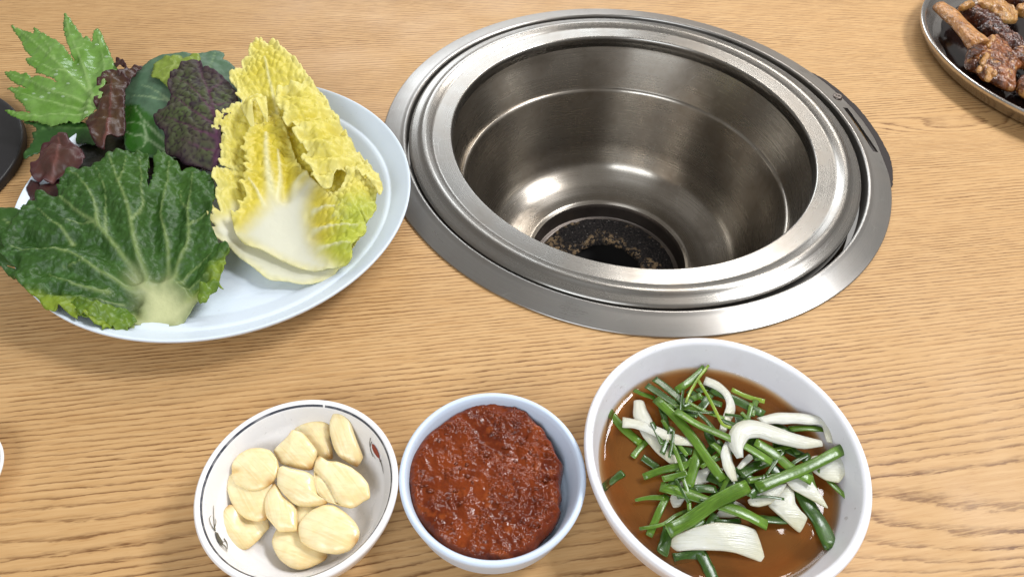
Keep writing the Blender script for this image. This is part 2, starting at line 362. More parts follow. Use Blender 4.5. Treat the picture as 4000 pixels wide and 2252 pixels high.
# ================================================================== GRILL
def bake(o, cutters):                        # boolean cut, then keep the result as plain mesh
    for c in cutters:
        md = o.modifiers.new('cut', 'BOOLEAN'); md.operation = 'DIFFERENCE'; md.solver = 'EXACT'; md.object = c
    bpy.context.view_layer.update()
    me = bpy.data.meshes.new_from_object(o.evaluated_get(bpy.context.evaluated_depsgraph_get()))
    o.modifiers.clear(); o.data = me
    for c in cutters: bpy.data.objects.remove(c)
def boxmesh(name, c, sx, sy, sz, rz):
    bm = bmesh.new(); bmesh.ops.create_cube(bm, size=1); me = bpy.data.meshes.new(name)
    bmesh.ops.scale(bm, vec=(sx, sy, sz), verts=bm.verts); bm.to_mesh(me); bm.free()
    o = bpy.data.objects.new(name, me); COL.objects.link(o); o.location = c; o.rotation_euler = (0, 0, rz); return o
def build_grill():
    g = empty('tabletop_grill', (GC[0], GC[1], 0))
    tag(g, 'round stainless steel grill sunk into the oak table, empty, charred at the bottom', 'grill')
    fl = rprof([(.1908, -.012), (.1908, .0046), (.1924, .0058), (.1956, .0046), (.2105, .0016), (.2108, .0004), (.2, .0004), (.197, .0030), (.1930, .0036), (.1920, -.012)], .0012)
    f = lathe('outer_flange', fl, (GC[0], GC[1], 0), M['steel'], g, n=200, closed=True)
    # slot and the straight-cut edge on the right
    P = W(Z7([(390, 815), (622, 1145)]), .003); mid = (P[0]+P[1])/2; d = P[1]-P[0]
    slot = boxmesh('slot', (mid[0], mid[1], 0), np.linalg.norm(d[:2]), .0048, .06, math.atan2(d[1], d[0]))
    E = W(Z7([(215, 592), (480, 850), (600, 1010), (725, 1322)]), .002)
    # shallow cut-away segments along the flange edge
    cuts = [slot]
    for a, b_ in ((E[0], E[1]), (E[1], E[2]), (E[2], E[3])):
        dd = b_-a; L = np.linalg.norm(dd[:2]); nrm = np.array([-dd[1], dd[0]])/L
        c = (a+b_)[:2]/2
        if nrm@(c-GC) < 0: nrm = -nrm
        cc = c+nrm*.01
        cuts.append(boxmesh('edge', (cc[0], cc[1], 0), L*1.02, .02, .06, math.atan2(dd[1], dd[0])))
    f.data.materials[0] = M['steel']; bake(f, cuts)
    for p in f.data.polygons: p.use_smooth = True
    try: f.data.set_sharp_from_angle(angle=math.radians(35))
    except Exception: pass
    # scorched strip showing where the flange is cut away
    V = []; F = []; n = 60; a0, a1 = math.radians(-13), math.radians(33)
    for i in range(n+1):
        a = a0+(a1-a0)*i/n; ro = .2172+.0006*pn(i*.9, 0, 4)+.0004*pn(i*.31, 0, 5)-.006*(abs((i/n)-.52)*2)**4
        for rr, z in ((.2036, .0004), (.2036, .0012), (ro-.0006, .0012), (ro, .0004)):
            V.append((GC[0]+rr*math.cos(a), GC[1]+rr*math.sin(a), z))
    for i in range(n):
        for k in range(3): F.append((i*4+k, i*4+4+k, i*4+5+k, i*4+k+1))
    mobj('scorched_edge', V, F, M['burnt'], g, smooth=False)
    # screw
    p = W(Z7([(330, 735)]), .003)[0]
    sp = rprof([(.0045, -.001), (.0044, .0012), (.0034, .0022), (.0016, .0022), (.0012, .0010), (.0001, .0010)], .0006)
    s = lathe('screw', sp, (p[0], p[1], .0028), M['steel_dark'], g, n=28)
    # inner ring
    ic = GC+np.array([-.0014, -.0006])
    rp = rprof([(.1518, -.006), (.1516, .0030), (.1526, .0046), (.1675, .0048), (.1695, .0060), (.1735, .0076), (.1762, .0077), (.1795, .0060), (.1856, .0050), (.1874, .0038), (.1876, -.006),
                (.1866, -.006), (.1864, .0025), (.18, .004), (.176, .0056), (.172, .005), (.168, .0032), (.153, .0030), (.1528, -.006)], .0014)
    lathe('inner_ring', rp, (ic[0], ic[1], 0), M['steel_ring'], g, n=200, closed=True)
    # collar (sits a touch off-centre) and basin
    cp = rprof([(.1625, -.009), (.1612, -.0085), (.1475, -.049), (.1462, -.0515), (.1475, -.053), (.1632, -.010)], .001)
    lathe('collar', cp, (GC[0]-.0012, GC[1]-.0012, 0), M['steel_basin'], g, n=200, closed=True)
    bp = rprof([(.190, -.03), (.175, -.046), (.150, -.052), (.1455, -.0495), (.1432, -.0515), (.1415, -.058), (.129, -.112), (.121, -.132), (.105, -.143), (.09, -.1465), (.0805, -.1465), (.0775, -.149)], .006, 6)
    lathe('basin', bp, (GC[0], GC[1], 0), M['steel_basin'], g, n=200)
    pp = rprof([(.0775, -.149), (.0765, -.152), (.0755, -.1660), (.072, -.1665), (.0685, -.1685), (.045, -.1685)], .0015)
    pit = lathe('ash_pit', pp, (GC[0], GC[1], 0), M['steel_dark'], g, n=120)
    # charred disc with a hole, crusted
    m, nt = newmat('charred_crust'); b = NB(nt); co = b.obj()
    n1 = b.noise(co, 230, 4, .65); n2 = b.noise(co, 520, 2, .6); n3 = b.noise(co, 34, 2)
    k = b.math('MULTIPLY', b.ramp(n1, [(.5, 0.), (.53, 1.)]), b.ramp(n3, [(.5, 0.), (.58, 1.)]))
    c = b.mix(k, b.mix(b.ramp(n2, [(.4, 0.), (.7, 1.)]), (.007, .006, .006), (.035, .028, .025)), b.mix(n2, S(150, 128, 98), S(88, 68, 48)))
    c = b.mix(b.ramp(n2, [(.68, 0.), (.73, .8)]), c, S(150, 145, 140))
    bs = b.bsdf(Base__Color=c, Roughness=.85, Specular__IOR__Level=.2, Normal=b.bump(b.math('ADD', n1, b.math('MULTIPLY', n2, .5)), .9, .003)); b.out(bs.outputs[0])
    V = []; F = []; nr, na = 24, 140
    for i in range(nr):
        r = .034+(.0705-.034)*i/(nr-1)
        for j in range(na):
            a = 2*math.pi*j/na; x, y = r*math.cos(a), r*math.sin(a)
            z = -.1625+.0012*fbm(x*180, y*180, 3)-(.004 if i in (0, nr-1) else 0)
            V.append((GC[0]+x, GC[1]+y, z))
    for i in range(nr-1):
        for j in range(na): F.append((i*na+j, i*na+(j+1) % na, (i+1)*na+(j+1) % na, (i+1)*na+j))
    mobj('burner_disc', V, F, m, g)
    lathe('vent_hole', [(.036, -.166), (.034, -.19), (.0001, -.19)], (GC[0], GC[1], 0), M['void'], g, n=60)
build_grill()

# ================================================================== PLATE AND BOWLS
PC = np.array([-.2116, .3759]); SC_ = np.array([-.0038, .1699]); GAC = np.array([-.1023, .1560]); OC = np.array([.1180, .1858])
def plate():
    pr = rprof([(.0001, .0062), (.088, .0062), (.101, .0085), (.1155, .0162), (.1175, .0168), (.1195, .0168), (.1325, .0266), (.1342, .0272), (.1345, .0255), (.1318, .0225), (.1305, .0212), (.1300, .0195), (.1165, .0115), (.098, .0035), (.0965, .0), (.0935, .0), (.0925, .003), (.0001, .003)], .0018, 4)
    o = lathe('serving_plate', pr, (PC[0], PC[1], 0), M['plate'], n=160)
    tag(o, 'large round pale blue plate of leafy greens left of the grill', 'plate')
plate()
def sauce_bowl():
    pr = rprof([(.0001, .0065), (.034, .0065), (.0405, .0105), (.0446, .0295), (.0458, .0318), (.0474, .0322), (.0488, .0308), (.0482, .027), (.0445, .009), (.041, .003), (.0385, .0), (.036, .0), (.035, .0025), (.0001, .0025)], .0016, 4)
    o = lathe('sauce_bowl', pr, (SC_[0], SC_[1], 0), M['saucebowl'], n=120)
    tag(o, 'small light blue melamine bowl filled with red chili paste', 'bowl')
sauce_bowl()
gap_p = W(Z4([(1095, 150)]), .031)[0]
M['garlicbowl'] = mat_ceramic('cream_porcelain', (.82, .80, .80), .14, .2, (.55, .46, .3), ring=(.0470, .00042, .02, math.atan2(gap_p[1]-GAC[1], gap_p[0]-GAC[0])))
GPROF = rprof([(.0001, .0062), (.027, .0066), (.0355, .0105), (.0425, .0205), (.0462, .0300), (.0478, .0322), (.0496, .0326), (.0507, .0312), (.0500, .027), (.0455, .013), (.037, .004), (.0345, .0), (.032, .0), (.031, .002), (.0001, .002)], .0018, 4)
def garlic_bowl():
    o = lathe('garlic_bowl', GPROF, (GAC[0], GAC[1], 0), M['garlicbowl'], n=140)
    tag(o, 'white porcelain bowl with thin dark rim line holding peeled garlic', 'bowl')
    inner = GPROF[:int(len(GPROF)*.45)]
    def hit(px):                             # where the sight line meets the inside of the bowl
        px = np.atleast_2d(px); out = []
        zs = np.linspace(.0325, .0065, 120)
        for p in px:
            q = W(np.repeat(p[None], 120, 0), zs); r = np.hypot(q[:, 0]-GAC[0], q[:, 1]-GAC[1])
            k = np.argsort(inner[:, 1]); rr = np.interp(zs, inner[k, 1], inner[k, 0])
            i = np.where(r > rr-.0003)[0]; i = i[0] if len(i) and i[0] > 0 else (i[1] if len(i) > 1 else 60)
            out.append(q[i])
        return np.array(out)
    def strokes(name, polys, lines, mat):
        V = []; F = []
        for pl in polys:
            q = hit(Z4(pl)); c = q.mean(0); k0 = len(V); V += [c]+list(q)
            F += [(k0, k0+1+i, k0+1+(i+1) % len(q)) for i in range(len(q))]
        for ln, w in lines:
            s = smooth_open(np.array(ln, float), 10); d = np.gradient(s, axis=0); nn = np.c_[-d[:, 1], d[:, 0]]/np.hypot(*d.T)[:, None]
            ww = w*np.linspace(1, .4, 10)[:, None]/2; k0 = len(V); V += list(hit(Z4(s+nn*ww)))+list(hit(Z4(s-nn*ww)))
            F += [(k0+i, k0+i+1, k0+11+i, k0+10+i) for i in range(9)]
        V = np.array(V); toc = np.c_[GAC[0]-V[:, 0], GAC[1]-V[:, 1], np.full(len(V), .03)]; toc /= np.linalg.norm(toc, axis=1)[:, None]
        return mobj(name, V+toc*.00025, F, mat, o, smooth=False)
    ink = mat_plain('grey_ink', (.06, .06, .055), .4, noise_amt=.2); red = mat_plain('red_ink', (.30, .045, .03), .4)
    strokes('printed_flower', [[(268, 1108), (290, 1120), (305, 1150), (325, 1180), (330, 1212), (305, 1205), (288, 1180), (275, 1150)]],
            [([(270, 1105), (262, 1050), (258, 980), (258, 912)], 7), ([(268, 1100), (240, 1060), (226, 1010), (240, 985)], 6), ([(264, 1080), (275, 1040), (272, 1010)], 6),
             ([(330, 1205), (350, 1225), (360, 1260)], 7), ([(335, 1160), (358, 1195), (362, 1240)], 8), ([(320, 1190), (345, 1180)], 6), ([(305, 1205), (340, 1240), (352, 1255)], 5)], ink)
    strokes('printed_flower', [[(1452, 445), (1470, 455), (1492, 490), (1508, 530), (1512, 562), (1492, 545), (1470, 515), (1455, 480)]], [], red)
    strokes('printed_stem', [], [([(1442, 402), (1436, 450), (1450, 510), (1480, 560)], 5), ([(1450, 430), (1440, 480), (1460, 545)], 5), ([(1510, 560), (1528, 610), (1540, 670)], 6), ([(1512, 575), (1524, 575)], 14)], ink)
garlic_bowl()
def onion_bowl():
    pr = rprof([(.0001, .0065), (.045, .0065), (.056, .0085), (.0635, .0165), (.0685, .0325), (.0702, .0388), (.0720, .0403), (.0742, .0398), (.0750, .038), (.0742, .034), (.069, .018), (.060, .005), (.055, .0), (.052, .0), (.051, .0025), (.0001, .0025)], .002, 4)
    o = lathe('onion_bowl', pr, (OC[0], OC[1], 0), M['onionbowl'], n=150)
    tag(o, 'white melamine bowl with scallions and onions in soy broth', 'bowl')
onion_bowl()

# ================================================================== SHAPE BUILDERS FOR FOOD
def pebble(name, outline, plane, up, down, mat, parent=None, nr=14, step=.0012, ex=.55, disp=None, exd=None, bulge=(0, 0), corner=.3, attrs=None):
    """rounded piece with the traced outline lying on a tilted plane: plane=(px,py,z, dz/dx, dz/dy)"""
    px, py, z0, sx, sy = plane
    c0 = W([(px, py)], z0)[0]; P = W(outline, z0)
    for _ in range(6):
        z = z0+(P[:, 0]-c0[0])*sx+(P[:, 1]-c0[1])*sy; P = W(outline, z)
    P = smooth_closed(P, step, corner); c = P.mean(0); n = len(P)
    c = np.array([c[0]+bulge[0], c[1]+bulge[1], z0+(c[0]+bulge[0]-c0[0])*sx+(c[1]+bulge[1]-c0[1])*sy])
    nrm = np.array([-sx, -sy, 1.0]); nrm /= np.linalg.norm(nrm)
    V = []; F = []; T = []
    ts = np.sin(np.linspace(0, math.pi/2, nr+1))[1:]
    exd = exd or ex
    V.append(c+nrm*up); T.append(0)
    for t in ts:
        h = up*(1-t**2)**ex
        V += list(c+(P-c)*t+nrm*h); T += [t]*n
    V.append(c-nrm*down); bot = len(V)-1; T.append(0)
    for t in ts[:-1]:
        h = down*(1-t**2)**exd
        V += list(c+(P-c)*t-nrm*h); T += [t]*n
    top = lambda i, j: 1+i*n+j % n
    bt = lambda i, j: (1+(nr-1)*n+j % n) if i == nr-1 else bot+1+i*n+j % n
    for j in range(n):
        F.append((0, top(0, j), top(0, j+1))); F.append((bot, bt(0, j+1), bt(0, j)))
        for i in range(nr-1):
            F.append((top(i, j), top(i+1, j), top(i+1, j+1), top(i, j+1)))
            F.append((bt(i, j), bt(i, j+1), bt(i+1, j+1), bt(i+1, j)))
    V = np.array(V); T = np.array(T)
    is_top = np.zeros(len(V)); is_top[:1+(nr-1)*n] = 1
    if disp is not None: V = V+nrm[None]*(disp(V, T, is_top))[:, None]
    at = attrs(V, T) if attrs else None
    return mobj(name, V, F, mat, parent, attrs=at)
def tube(name, pts, w, mat, flat=.5, roll=0., parent=None, ns=14, na=12, ends=(1., 1.), hollow=True, bend=0., taper=None, wob=.04, attrs=True, crease=0.):
    """pts: 3-D points; w: full width (m); cross-section an ellipse flattened by `flat`, optionally curved by `bend`"""
    C = smooth_open(np.asarray(pts, float), ns); D = np.gradient(C, axis=0); D /= np.linalg.norm(D, axis=1)[:, None]
    upv = np.array([0, 0, 1.0]); V = []; F = []; A = []; E_ = []; AR = []
    s_ = np.linspace(0, 1, ns); tp = np.interp(s_, np.linspace(0, 1, len(taper)), taper) if taper is not None else ends[0]+(ends[1]-ends[0])*s_
    ph = rng.rand()*9
    for k in range(ns):
        side = np.cross(D[k], upv); side /= np.linalg.norm(side)+1e-9; nn = np.cross(side, D[k])
        cr, sr = math.cos(roll), math.sin(roll); a_, b_ = side*cr+nn*sr, -side*sr+nn*cr
        hw = w/2*tp[k]*(1+wob*math.sin(ph+k*1.3))
        for j in range(na):
            th = 2*math.pi*j/na; x, y = math.cos(th), math.sin(th)
            y = y*flat*(1-crease*max(0, 1-abs(x)*2.2)*(1 if y > 0 else 0))
            V.append(C[k]+a_*hw*x+b_*hw*(y-bend*(x*x))); A.append(s_[k]); E_.append(0); AR.append(x)
    for k in range(ns-1):
        for j in range(na):
            j2 = (j+1) % na; F.append((k*na+j, k*na+j2, (k+1)*na+j2, (k+1)*na+j))
    for k, sg in ((0, 1), (ns-1, -1)):
        ring = np.array(V[k*na:(k+1)*na]); c = ring.mean(0); i0 = len(V)
        V += list(c+(ring-c)*.72); A += [s_[k]]*na; E_ += [.6]*na
        dep = D[k]*sg*min(w*.35, .002) if hollow else D[k]*0
        V += list(c+(ring-c)*.5+dep); A += [s_[k]]*na; E_ += [1.]*na
        V.append(c+dep*1.1); A.append(s_[k]); E_.append(1.)
        for j in range(na):
            j2 = (j+1) % na
            q = [(k*na+j, k*na+j2, i0+j2, i0+j), (i0+j, i0+j2, i0+na+j2, i0+na+j), (i0+na+j, i0+na+j2, i0+2*na)]
            F += [t[::-1] for t in q] if sg > 0 else q
    return mobj(name, V, F, mat, parent, attrs={'along': A, 'endcut': E_, 'around': AR+[0]*(len(A)-len(AR))})
def leaf(name, outline, ctrl, mat, tf, step=.0017, corner=.3, veins=(), cells=None, stem=None, serr=None, ruf=(0, 40, .01), bumps=(0, 200), crease=(),
         parent=None, thick=.0005, edgew=.012, extra=None, veinlift=.0006, masks=None, blister=None, seed=1):
    """a leaf blade: traced outline laid over a smooth height surface through ctrl points (x, y, mm), with veins, blisters and ruffled margin"""
    tps = None; cp = []
    for x, y, zmm in ctrl:
        q = W(tf([(x, y)]), zmm/1000)[0]; cp.append(q)
    tps = TPS(cp)
    def place(px):
        P = W(px, .03)
        for _ in range(10): P = W(px, np.clip(tps(P), .004, .09))
        return P
    O = place(tf(outline))[:, :2]; O = smooth_closed(O, step*.8, corner)
    if serr:                                 # saw teeth along the margin
        d = np.roll(O, -1, 0)-np.roll(O, 1, 0); nn = np.c_[d[:, 1], -d[:, 0]]/(np.hypot(*d.T)[:, None]+1e-9)
        L = np.r_[0, np.cumsum(np.hypot(*np.diff(O, axis=0).T))]
        saw = ((L/serr[0]) % 1)
        a = ((np.roll(O, -1, 0)[:, 0]-O[:, 0])*(np.roll(O, -1, 0)[:, 1]+O[:, 1])).sum()
        O = O+nn*(saw*serr[1])[:, None]*(1 if a < 0 else -1)
    mn, mx = O.min(0), O.max(0); gx, gy = np.meshgrid(np.arange(mn[0], mx[0], step), np.arange(mn[1], mx[1], step*.87))
    gx[1::2] += step/2; I = np.c_[gx.ravel(), gy.ravel()]; I += rng.uniform(-.18, .18, I.shape)*step
    sd = sdist(I, O); I = I[sd > step*.5]
    pts = [Vector(p) for p in np.vstack([O, I])]; n = len(O)
    vo, _, fo, _, _, _ = delaunay_2d_cdt(pts, [(i, (i+1) % n) for i in range(n)], [], 1, 1e-7)
    P = np.array([(v.x, v.y) for v in vo]); z = tps(P); x, y = P[:, 0], P[:, 1]
    ed = np.abs(sdist(P, O)); vein = np.zeros(len(P)); ridge = np.zeros(len(P))
    for vl, w in veins:
        ln = place(tf(smooth_open(np.array(vl, float), max(8, len(vl)*5)))); d, arc = polydist(P, ln)
        ww = w*(.35+.65*(1-arc)+1.0*np.exp(-arc*7)); mval = np.exp(-(d/ww)**2); vein = np.maximum(vein, mval*(1-.3*arc)); ridge = np.maximum(ridge, np.exp(-(d/(ww*1.5))**2))
    fold = np.zeros(len(P))
    for vl, w, dep in crease:
        ln = place(tf(smooth_open(np.array(vl, float), max(8, len(vl)*5)))); d, arc = polydist(P, ln)
        fold += dep*np.exp(-(d/w)**2)*sst(0, .12, arc)
    st = np.zeros(len(P)); stw = st
    if stem is not None:
        sp = place(tf(stem[0]))[:, :2]; sdd = sdist(P, sp); st = sst(-stem[1], stem[1], sdd+.0008*pn(x*260, y*260, 2)); stw = sst(-2.2*stem[1], .2*stem[1], sdd)
    cell = np.zeros(len(P)); bl = np.zeros(len(P))
    if cells:
        wx, wy = x*cells[0]+.35*pn(x*cells[0]*.8, y*cells[0]*.8, 5), y*cells[0]+.35*pn(x*cells[0]*.8, y*cells[0]*.8, 6)
        f1, f2 = vor(wx, wy, seed); cell = 1-sst(0, cells[2], f2-f1); bl += cells[1]*(sst(0, .7, f2-f1))
    if blister:                              # puffed-up blisters, stretched along a direction
        th = blister[2] if len(blister) > 2 else 0; st_ = blister[3] if len(blister) > 3 else 1
        a = x*math.cos(th)+y*math.sin(th); b_ = -x*math.sin(th)+y*math.cos(th)
        f1, f2 = vor(a*blister[0]/st_+.3*pn(x*90, y*90, 8), b_*blister[0]+.3*pn(x*90, y*90, 9), seed+3)
        bl += blister[1]*(np.sqrt(np.clip(1-f1*f1*1.4, 0, 1)))*sst(0, .35, f2-f1)
    z = z+(bl+bumps[0]*fbm(x*bumps[1], y*bumps[1], seed))*(1-.97*stw)+fold
    z = z+ridge*veinlift*(1-st)
    if ruf[0]:
        w = np.exp(-ed/ruf[2]); z = z+ruf[0]*w*(pn(x*ruf[1], y*ruf[1], seed+11)+.6*pn(x*ruf[1]*2.3, y*ruf[1]*2.3, seed+12))*(1-st)
    if extra is not None: z = z+extra(P, ed, st)
    V = np.c_[P, z]
    at = {'vein': np.clip(vein*(1-st), 0, 1), 'stem': st, 'edge': np.exp(-ed/edgew), 'cell': cell*(1-st), 'wet': np.zeros(len(P)), 'pale': np.zeros(len(P))}
    if masks:
        for k, (pl, soft) in masks.items():
            pp = place(tf(pl))[:, :2]; at[k] = sst(-soft, soft, sdist(P, pp)+.0016*pn(x*300, y*300, 4))
    if 'pale2' in at: at['pale'] = np.maximum(at['pale'], at.pop('pale2'))
    F = [f for f in fo]
    v0, v1, v2 = (V[F[0][i]] for i in range(3))
    if np.cross(v1-v0, v2-v0)[2] < 0: F = [f[::-1] for f in F]
    return mobj(name, V, F, mat, parent, attrs=at, thick=thick)

# ================================================================== LEAFY GREENS ON THE PLATE
M['choy'] = mat_leaf('dark_green_cabbage_leaf', S(44, 78, 27), S(66, 102, 36), S(128, 148, 88), S(198, 200, 150), None, .42, .16, spec=.36, palecol=S(140, 160, 48), bumps=300, bstr=.6, bdist=.0010, cellcol=S(72, 108, 54))
M['choy_pale'] = mat_leaf('yellow_green_frill', S(88, 126, 36), S(150, 168, 56), S(190, 200, 110), S(205, 208, 160), None, .38, .25)
M['napa'] = mat_leaf('yellow_napa_leaf', S(235, 220, 80), S(242, 231, 122), S(244, 240, 190), S(234, 232, 214), S(244, 236, 158), .42, .36, bumps=150, bstr=.3, mottle=30, palecol=S(196, 206, 76))  # edge colour: pale margin with the frills' whitish highlights painted in
M['napa_in'] = mat_leaf('deep_yellow_napa_leaf', S(231, 211, 56), S(239, 225, 92), S(244, 240, 196), S(236, 234, 218), S(242, 232, 140), .42, .36, bumps=150, bstr=.3, mottle=30, palecol=S(196, 206, 76))  # whitish edge highlights painted into the margin colour here too
M['collard'] = mat_leaf('blue_green_collard', S(70, 100, 74), S(90, 118, 88), S(138, 160, 118), wetpatch=True, rough=.52, transl=.12, mottle=30, bstr=.25)
M['mustard'] = mat_leaf('purple_mustard_leaf', S(76, 92, 46), S(70, 56, 54), S(84, 46, 70), cellcol=S(38, 20, 32), rough=.62, spec=.3, transl=.1, mottle=34, bstr=.5, edgecol=S(62, 36, 50))
M['angelica'] = mat_leaf('bright_green_leaf', S(104, 150, 52), S(132, 172, 88), S(160, 192, 116), rough=.24, transl=.3, mottle=40, bstr=.25)
M['angelica_dark'] = mat_leaf('deep_green_leaf', S(40, 78, 28), S(58, 96, 40), S(90, 124, 66), rough=.36, transl=.15, mottle=40, bstr=.25)
M['lime'] = mat_leaf('light_green_leaf', S(134, 156, 58), S(156, 174, 78), S(176, 190, 110), rough=.42, transl=.3)
M['red'] = mat_leaf('red_leaf_lettuce', S(62, 32, 22), S(84, 62, 32), S(104, 60, 52), rough=.42, transl=.12, edgecol=S(58, 26, 28), mottle=70, bstr=.5, spec=.45)
M['red2'] = mat_leaf('red_brown_lettuce', S(84, 42, 38), S(70, 50, 34), S(112, 70, 62), rough=.44, transl=.12, edgecol=S(72, 34, 40), mottle=50, bstr=.45, spec=.45)
M['under'] = mat_leaf('gap_shade_leaf', S(30, 34, 18), S(44, 30, 22), S(60, 50, 34), rough=.4, transl=.08)  # shade of the gaps between the greens, given as leaf colour

# dark filler leaf added to make gaps look shaded, then a rear cabbage leaf
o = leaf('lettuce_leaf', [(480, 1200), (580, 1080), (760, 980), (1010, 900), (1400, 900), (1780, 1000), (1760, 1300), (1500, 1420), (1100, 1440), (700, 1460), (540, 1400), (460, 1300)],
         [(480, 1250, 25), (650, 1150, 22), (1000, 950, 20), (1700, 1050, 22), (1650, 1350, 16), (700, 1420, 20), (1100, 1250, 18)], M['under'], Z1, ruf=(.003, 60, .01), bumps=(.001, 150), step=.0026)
tag(o, 'added dark filler leaf standing in for shade beneath the purple veined leaf and the red lettuce', 'leaf')
o = leaf('cabbage_leaf', [(0, 455), (60, 448), (110, 455), (155, 470), (230, 560), (330, 640), (300, 760), (150, 860), (60, 820), (-60, 800), (-90, 600), (-60, 500)],
         [(0, 500, 31), (120, 470, 31), (250, 650, 29), (100, 830, 29), (-60, 700, 31)], M['choy'], Z2, ruf=(.003, 60, .01), bumps=(.0008, 140), step=.0022,
         veins=[([(300, 700), (150, 600), (20, 520)], .0012)])
tag(o, 'dark cabbage leaf peeking out behind the front cabbage leaf at the left picture edge', 'leaf')

# deep green divided leaf
o = leaf('herb_leaf', [(190, 1275), (215, 1225), (250, 1180), (280, 1130), (262, 1080), (310, 1045), (262, 1005), (190, 985), (350, 985), (500, 975), (600, 985), (720, 1000), (780, 1060), (780, 1160), (620, 1150), (480, 1100), (410, 1130), (350, 1180), (325, 1225), (265, 1245), (232, 1262)],
         [(190, 1275, 20), (300, 1000, 28), (500, 980, 30), (780, 1080, 28), (480, 1100, 25), (330, 1200, 22)], M['angelica_dark'], Z1, step=.0018, corner=.12, serr=(.0042, .0014),
         veins=[([(780, 1050), (560, 1030), (320, 1060), (200, 1250)], .0008), ([(560, 1030), (300, 1000)], .0006)], ruf=(.0012, 70, .01), bumps=(.0004, 200))
tag(o, 'deep green serrated herb leaf lying lowest, below the bright green one', 'leaf')
# bright divided leaf
ang = [(85, 190), (140, 240), (180, 245), (230, 262), (272, 285), (282, 230), (325, 262), (380, 298), (440, 322), (500, 370), (540, 425), (582, 466), (590, 470), (575, 400), (545, 330), (525, 270), (514, 180), (525, 115), (570, 165), (605, 220), (645, 275), (678, 328), (692, 295), (722, 322), (752, 380), (768, 420),
       (748, 352), (762, 280), (790, 228), (822, 290), (852, 360), (882, 425), (908, 492), (940, 560), (885, 575), (850, 640), (830, 740), (800, 860), (740, 930), (690, 955), (600, 992), (560, 965), (540, 985), (480, 990), (410, 1000), (300, 972), (200, 968), (120, 945), (50, 895), (150, 902), (250, 915), (320, 892), (262, 905),
       (212, 880), (190, 840), (130, 790), (112, 742), (65, 712), (150, 708), (232, 712), (165, 680), (100, 648), (40, 590), (120, 590), (200, 600), (270, 624), (340, 625), (420, 645), (465, 652), (430, 620), (370, 602), (292, 582), (300, 560), (242, 522), (215, 480), (265, 462), (215, 410), (190, 370), (182, 330), (130, 268)]
o = leaf('herb_leaf', ang, [(85, 190, 38), (280, 300, 40), (520, 120, 44), (790, 230, 42), (560, 450, 41), (880, 500, 40), (40, 590, 32), (65, 712, 31), (50, 895, 29), (400, 600, 39), (600, 700, 43), (750, 800, 41), (450, 820, 37), (400, 980, 32), (690, 950, 35)],
         M['angelica'], Z1, step=.0016, corner=.1, serr=(.0038, .0013),
         veins=[([(800, 860), (700, 700), (540, 570), (380, 430), (230, 300), (100, 205)], .0009), ([(800, 860), (600, 760), (420, 720), (240, 650), (50, 592)], .0009), ([(720, 720), (680, 560), (620, 400), (560, 250), (528, 130)], .0009),
                ([(800, 800), (840, 560), (820, 400), (792, 240)], .0008), ([(780, 880), (560, 830), (320, 790), (80, 716)], .0008), ([(760, 920), (500, 900), (250, 935), (60, 897)], .0008),
                ([(540, 570), (420, 560), (300, 500), (220, 480)], .0006), ([(440, 480), (400, 380), (290, 240)], .0006), ([(620, 400), (670, 370), (692, 300)], .0006)],
         crease=[([(720, 730), (600, 520), (585, 468)], .006, -.004), ([(730, 780), (560, 690), (466, 652)], .006, -.004), ([(760, 700), (760, 500), (766, 425)], .006, -.0035), ([(700, 850), (480, 780), (235, 712)], .006, -.003), ([(700, 900), (480, 870), (325, 892)], .006, -.003)],
         ruf=(.0016, 80, .009), bumps=(.0005, 180), edgew=.004)
tag(o, 'bright green deeply lobed serrated leaf hanging over the upper left plate rim', 'leaf')

drop = mat_plain('water_drops', (.75, .85, .7), .03, noise_amt=0., spec=1.0); dn_ = drop.node_tree.nodes
for n_ in dn_:
    if n_.type == 'BSDF_PRINCIPLED': n_.inputs['Alpha'].default_value = .22; n_.inputs['IOR'].default_value = 1.45
oc = np.array([v.co[:] for v in o.data.vertices])+np.array(o.location); V = []; F = []
for x, y in [(505, 765), (450, 610), (550, 682), (715, 540), (760, 535), (630, 515), (320, 740), (180, 762), (600, 560), (655, 620), (470, 580), (430, 700), (380, 720), (860, 470), (800, 380), (560, 600), (250, 700), (690, 900), (520, 490)]:
    q = W(Z1([(x, y)]), .039)[0]; k = np.argmin(((oc[:, :2]-q[:2])**2).sum(1)); c = oc[k]; r_ = rng.uniform(.0007, .0016); i0 = len(V)
    for i in range(5):
        el = math.pi/2*i/4
        for j in range(10):
            a = 2*math.pi*j/10; V.append((c[0]+r_*math.cos(el)*math.cos(a)*1.2, c[1]+r_*math.cos(el)*math.sin(a), c[2]+.0002+r_*.6*math.sin(el)))
    F += [(i0+i*10+j, i0+i*10+(j+1) % 10, i0+i*10+10+(j+1) % 10, i0+i*10+10+j) for i in range(4) for j in range(10)]
mobj('water_drops', V, F, drop, o)['kind'] = 'stuff'

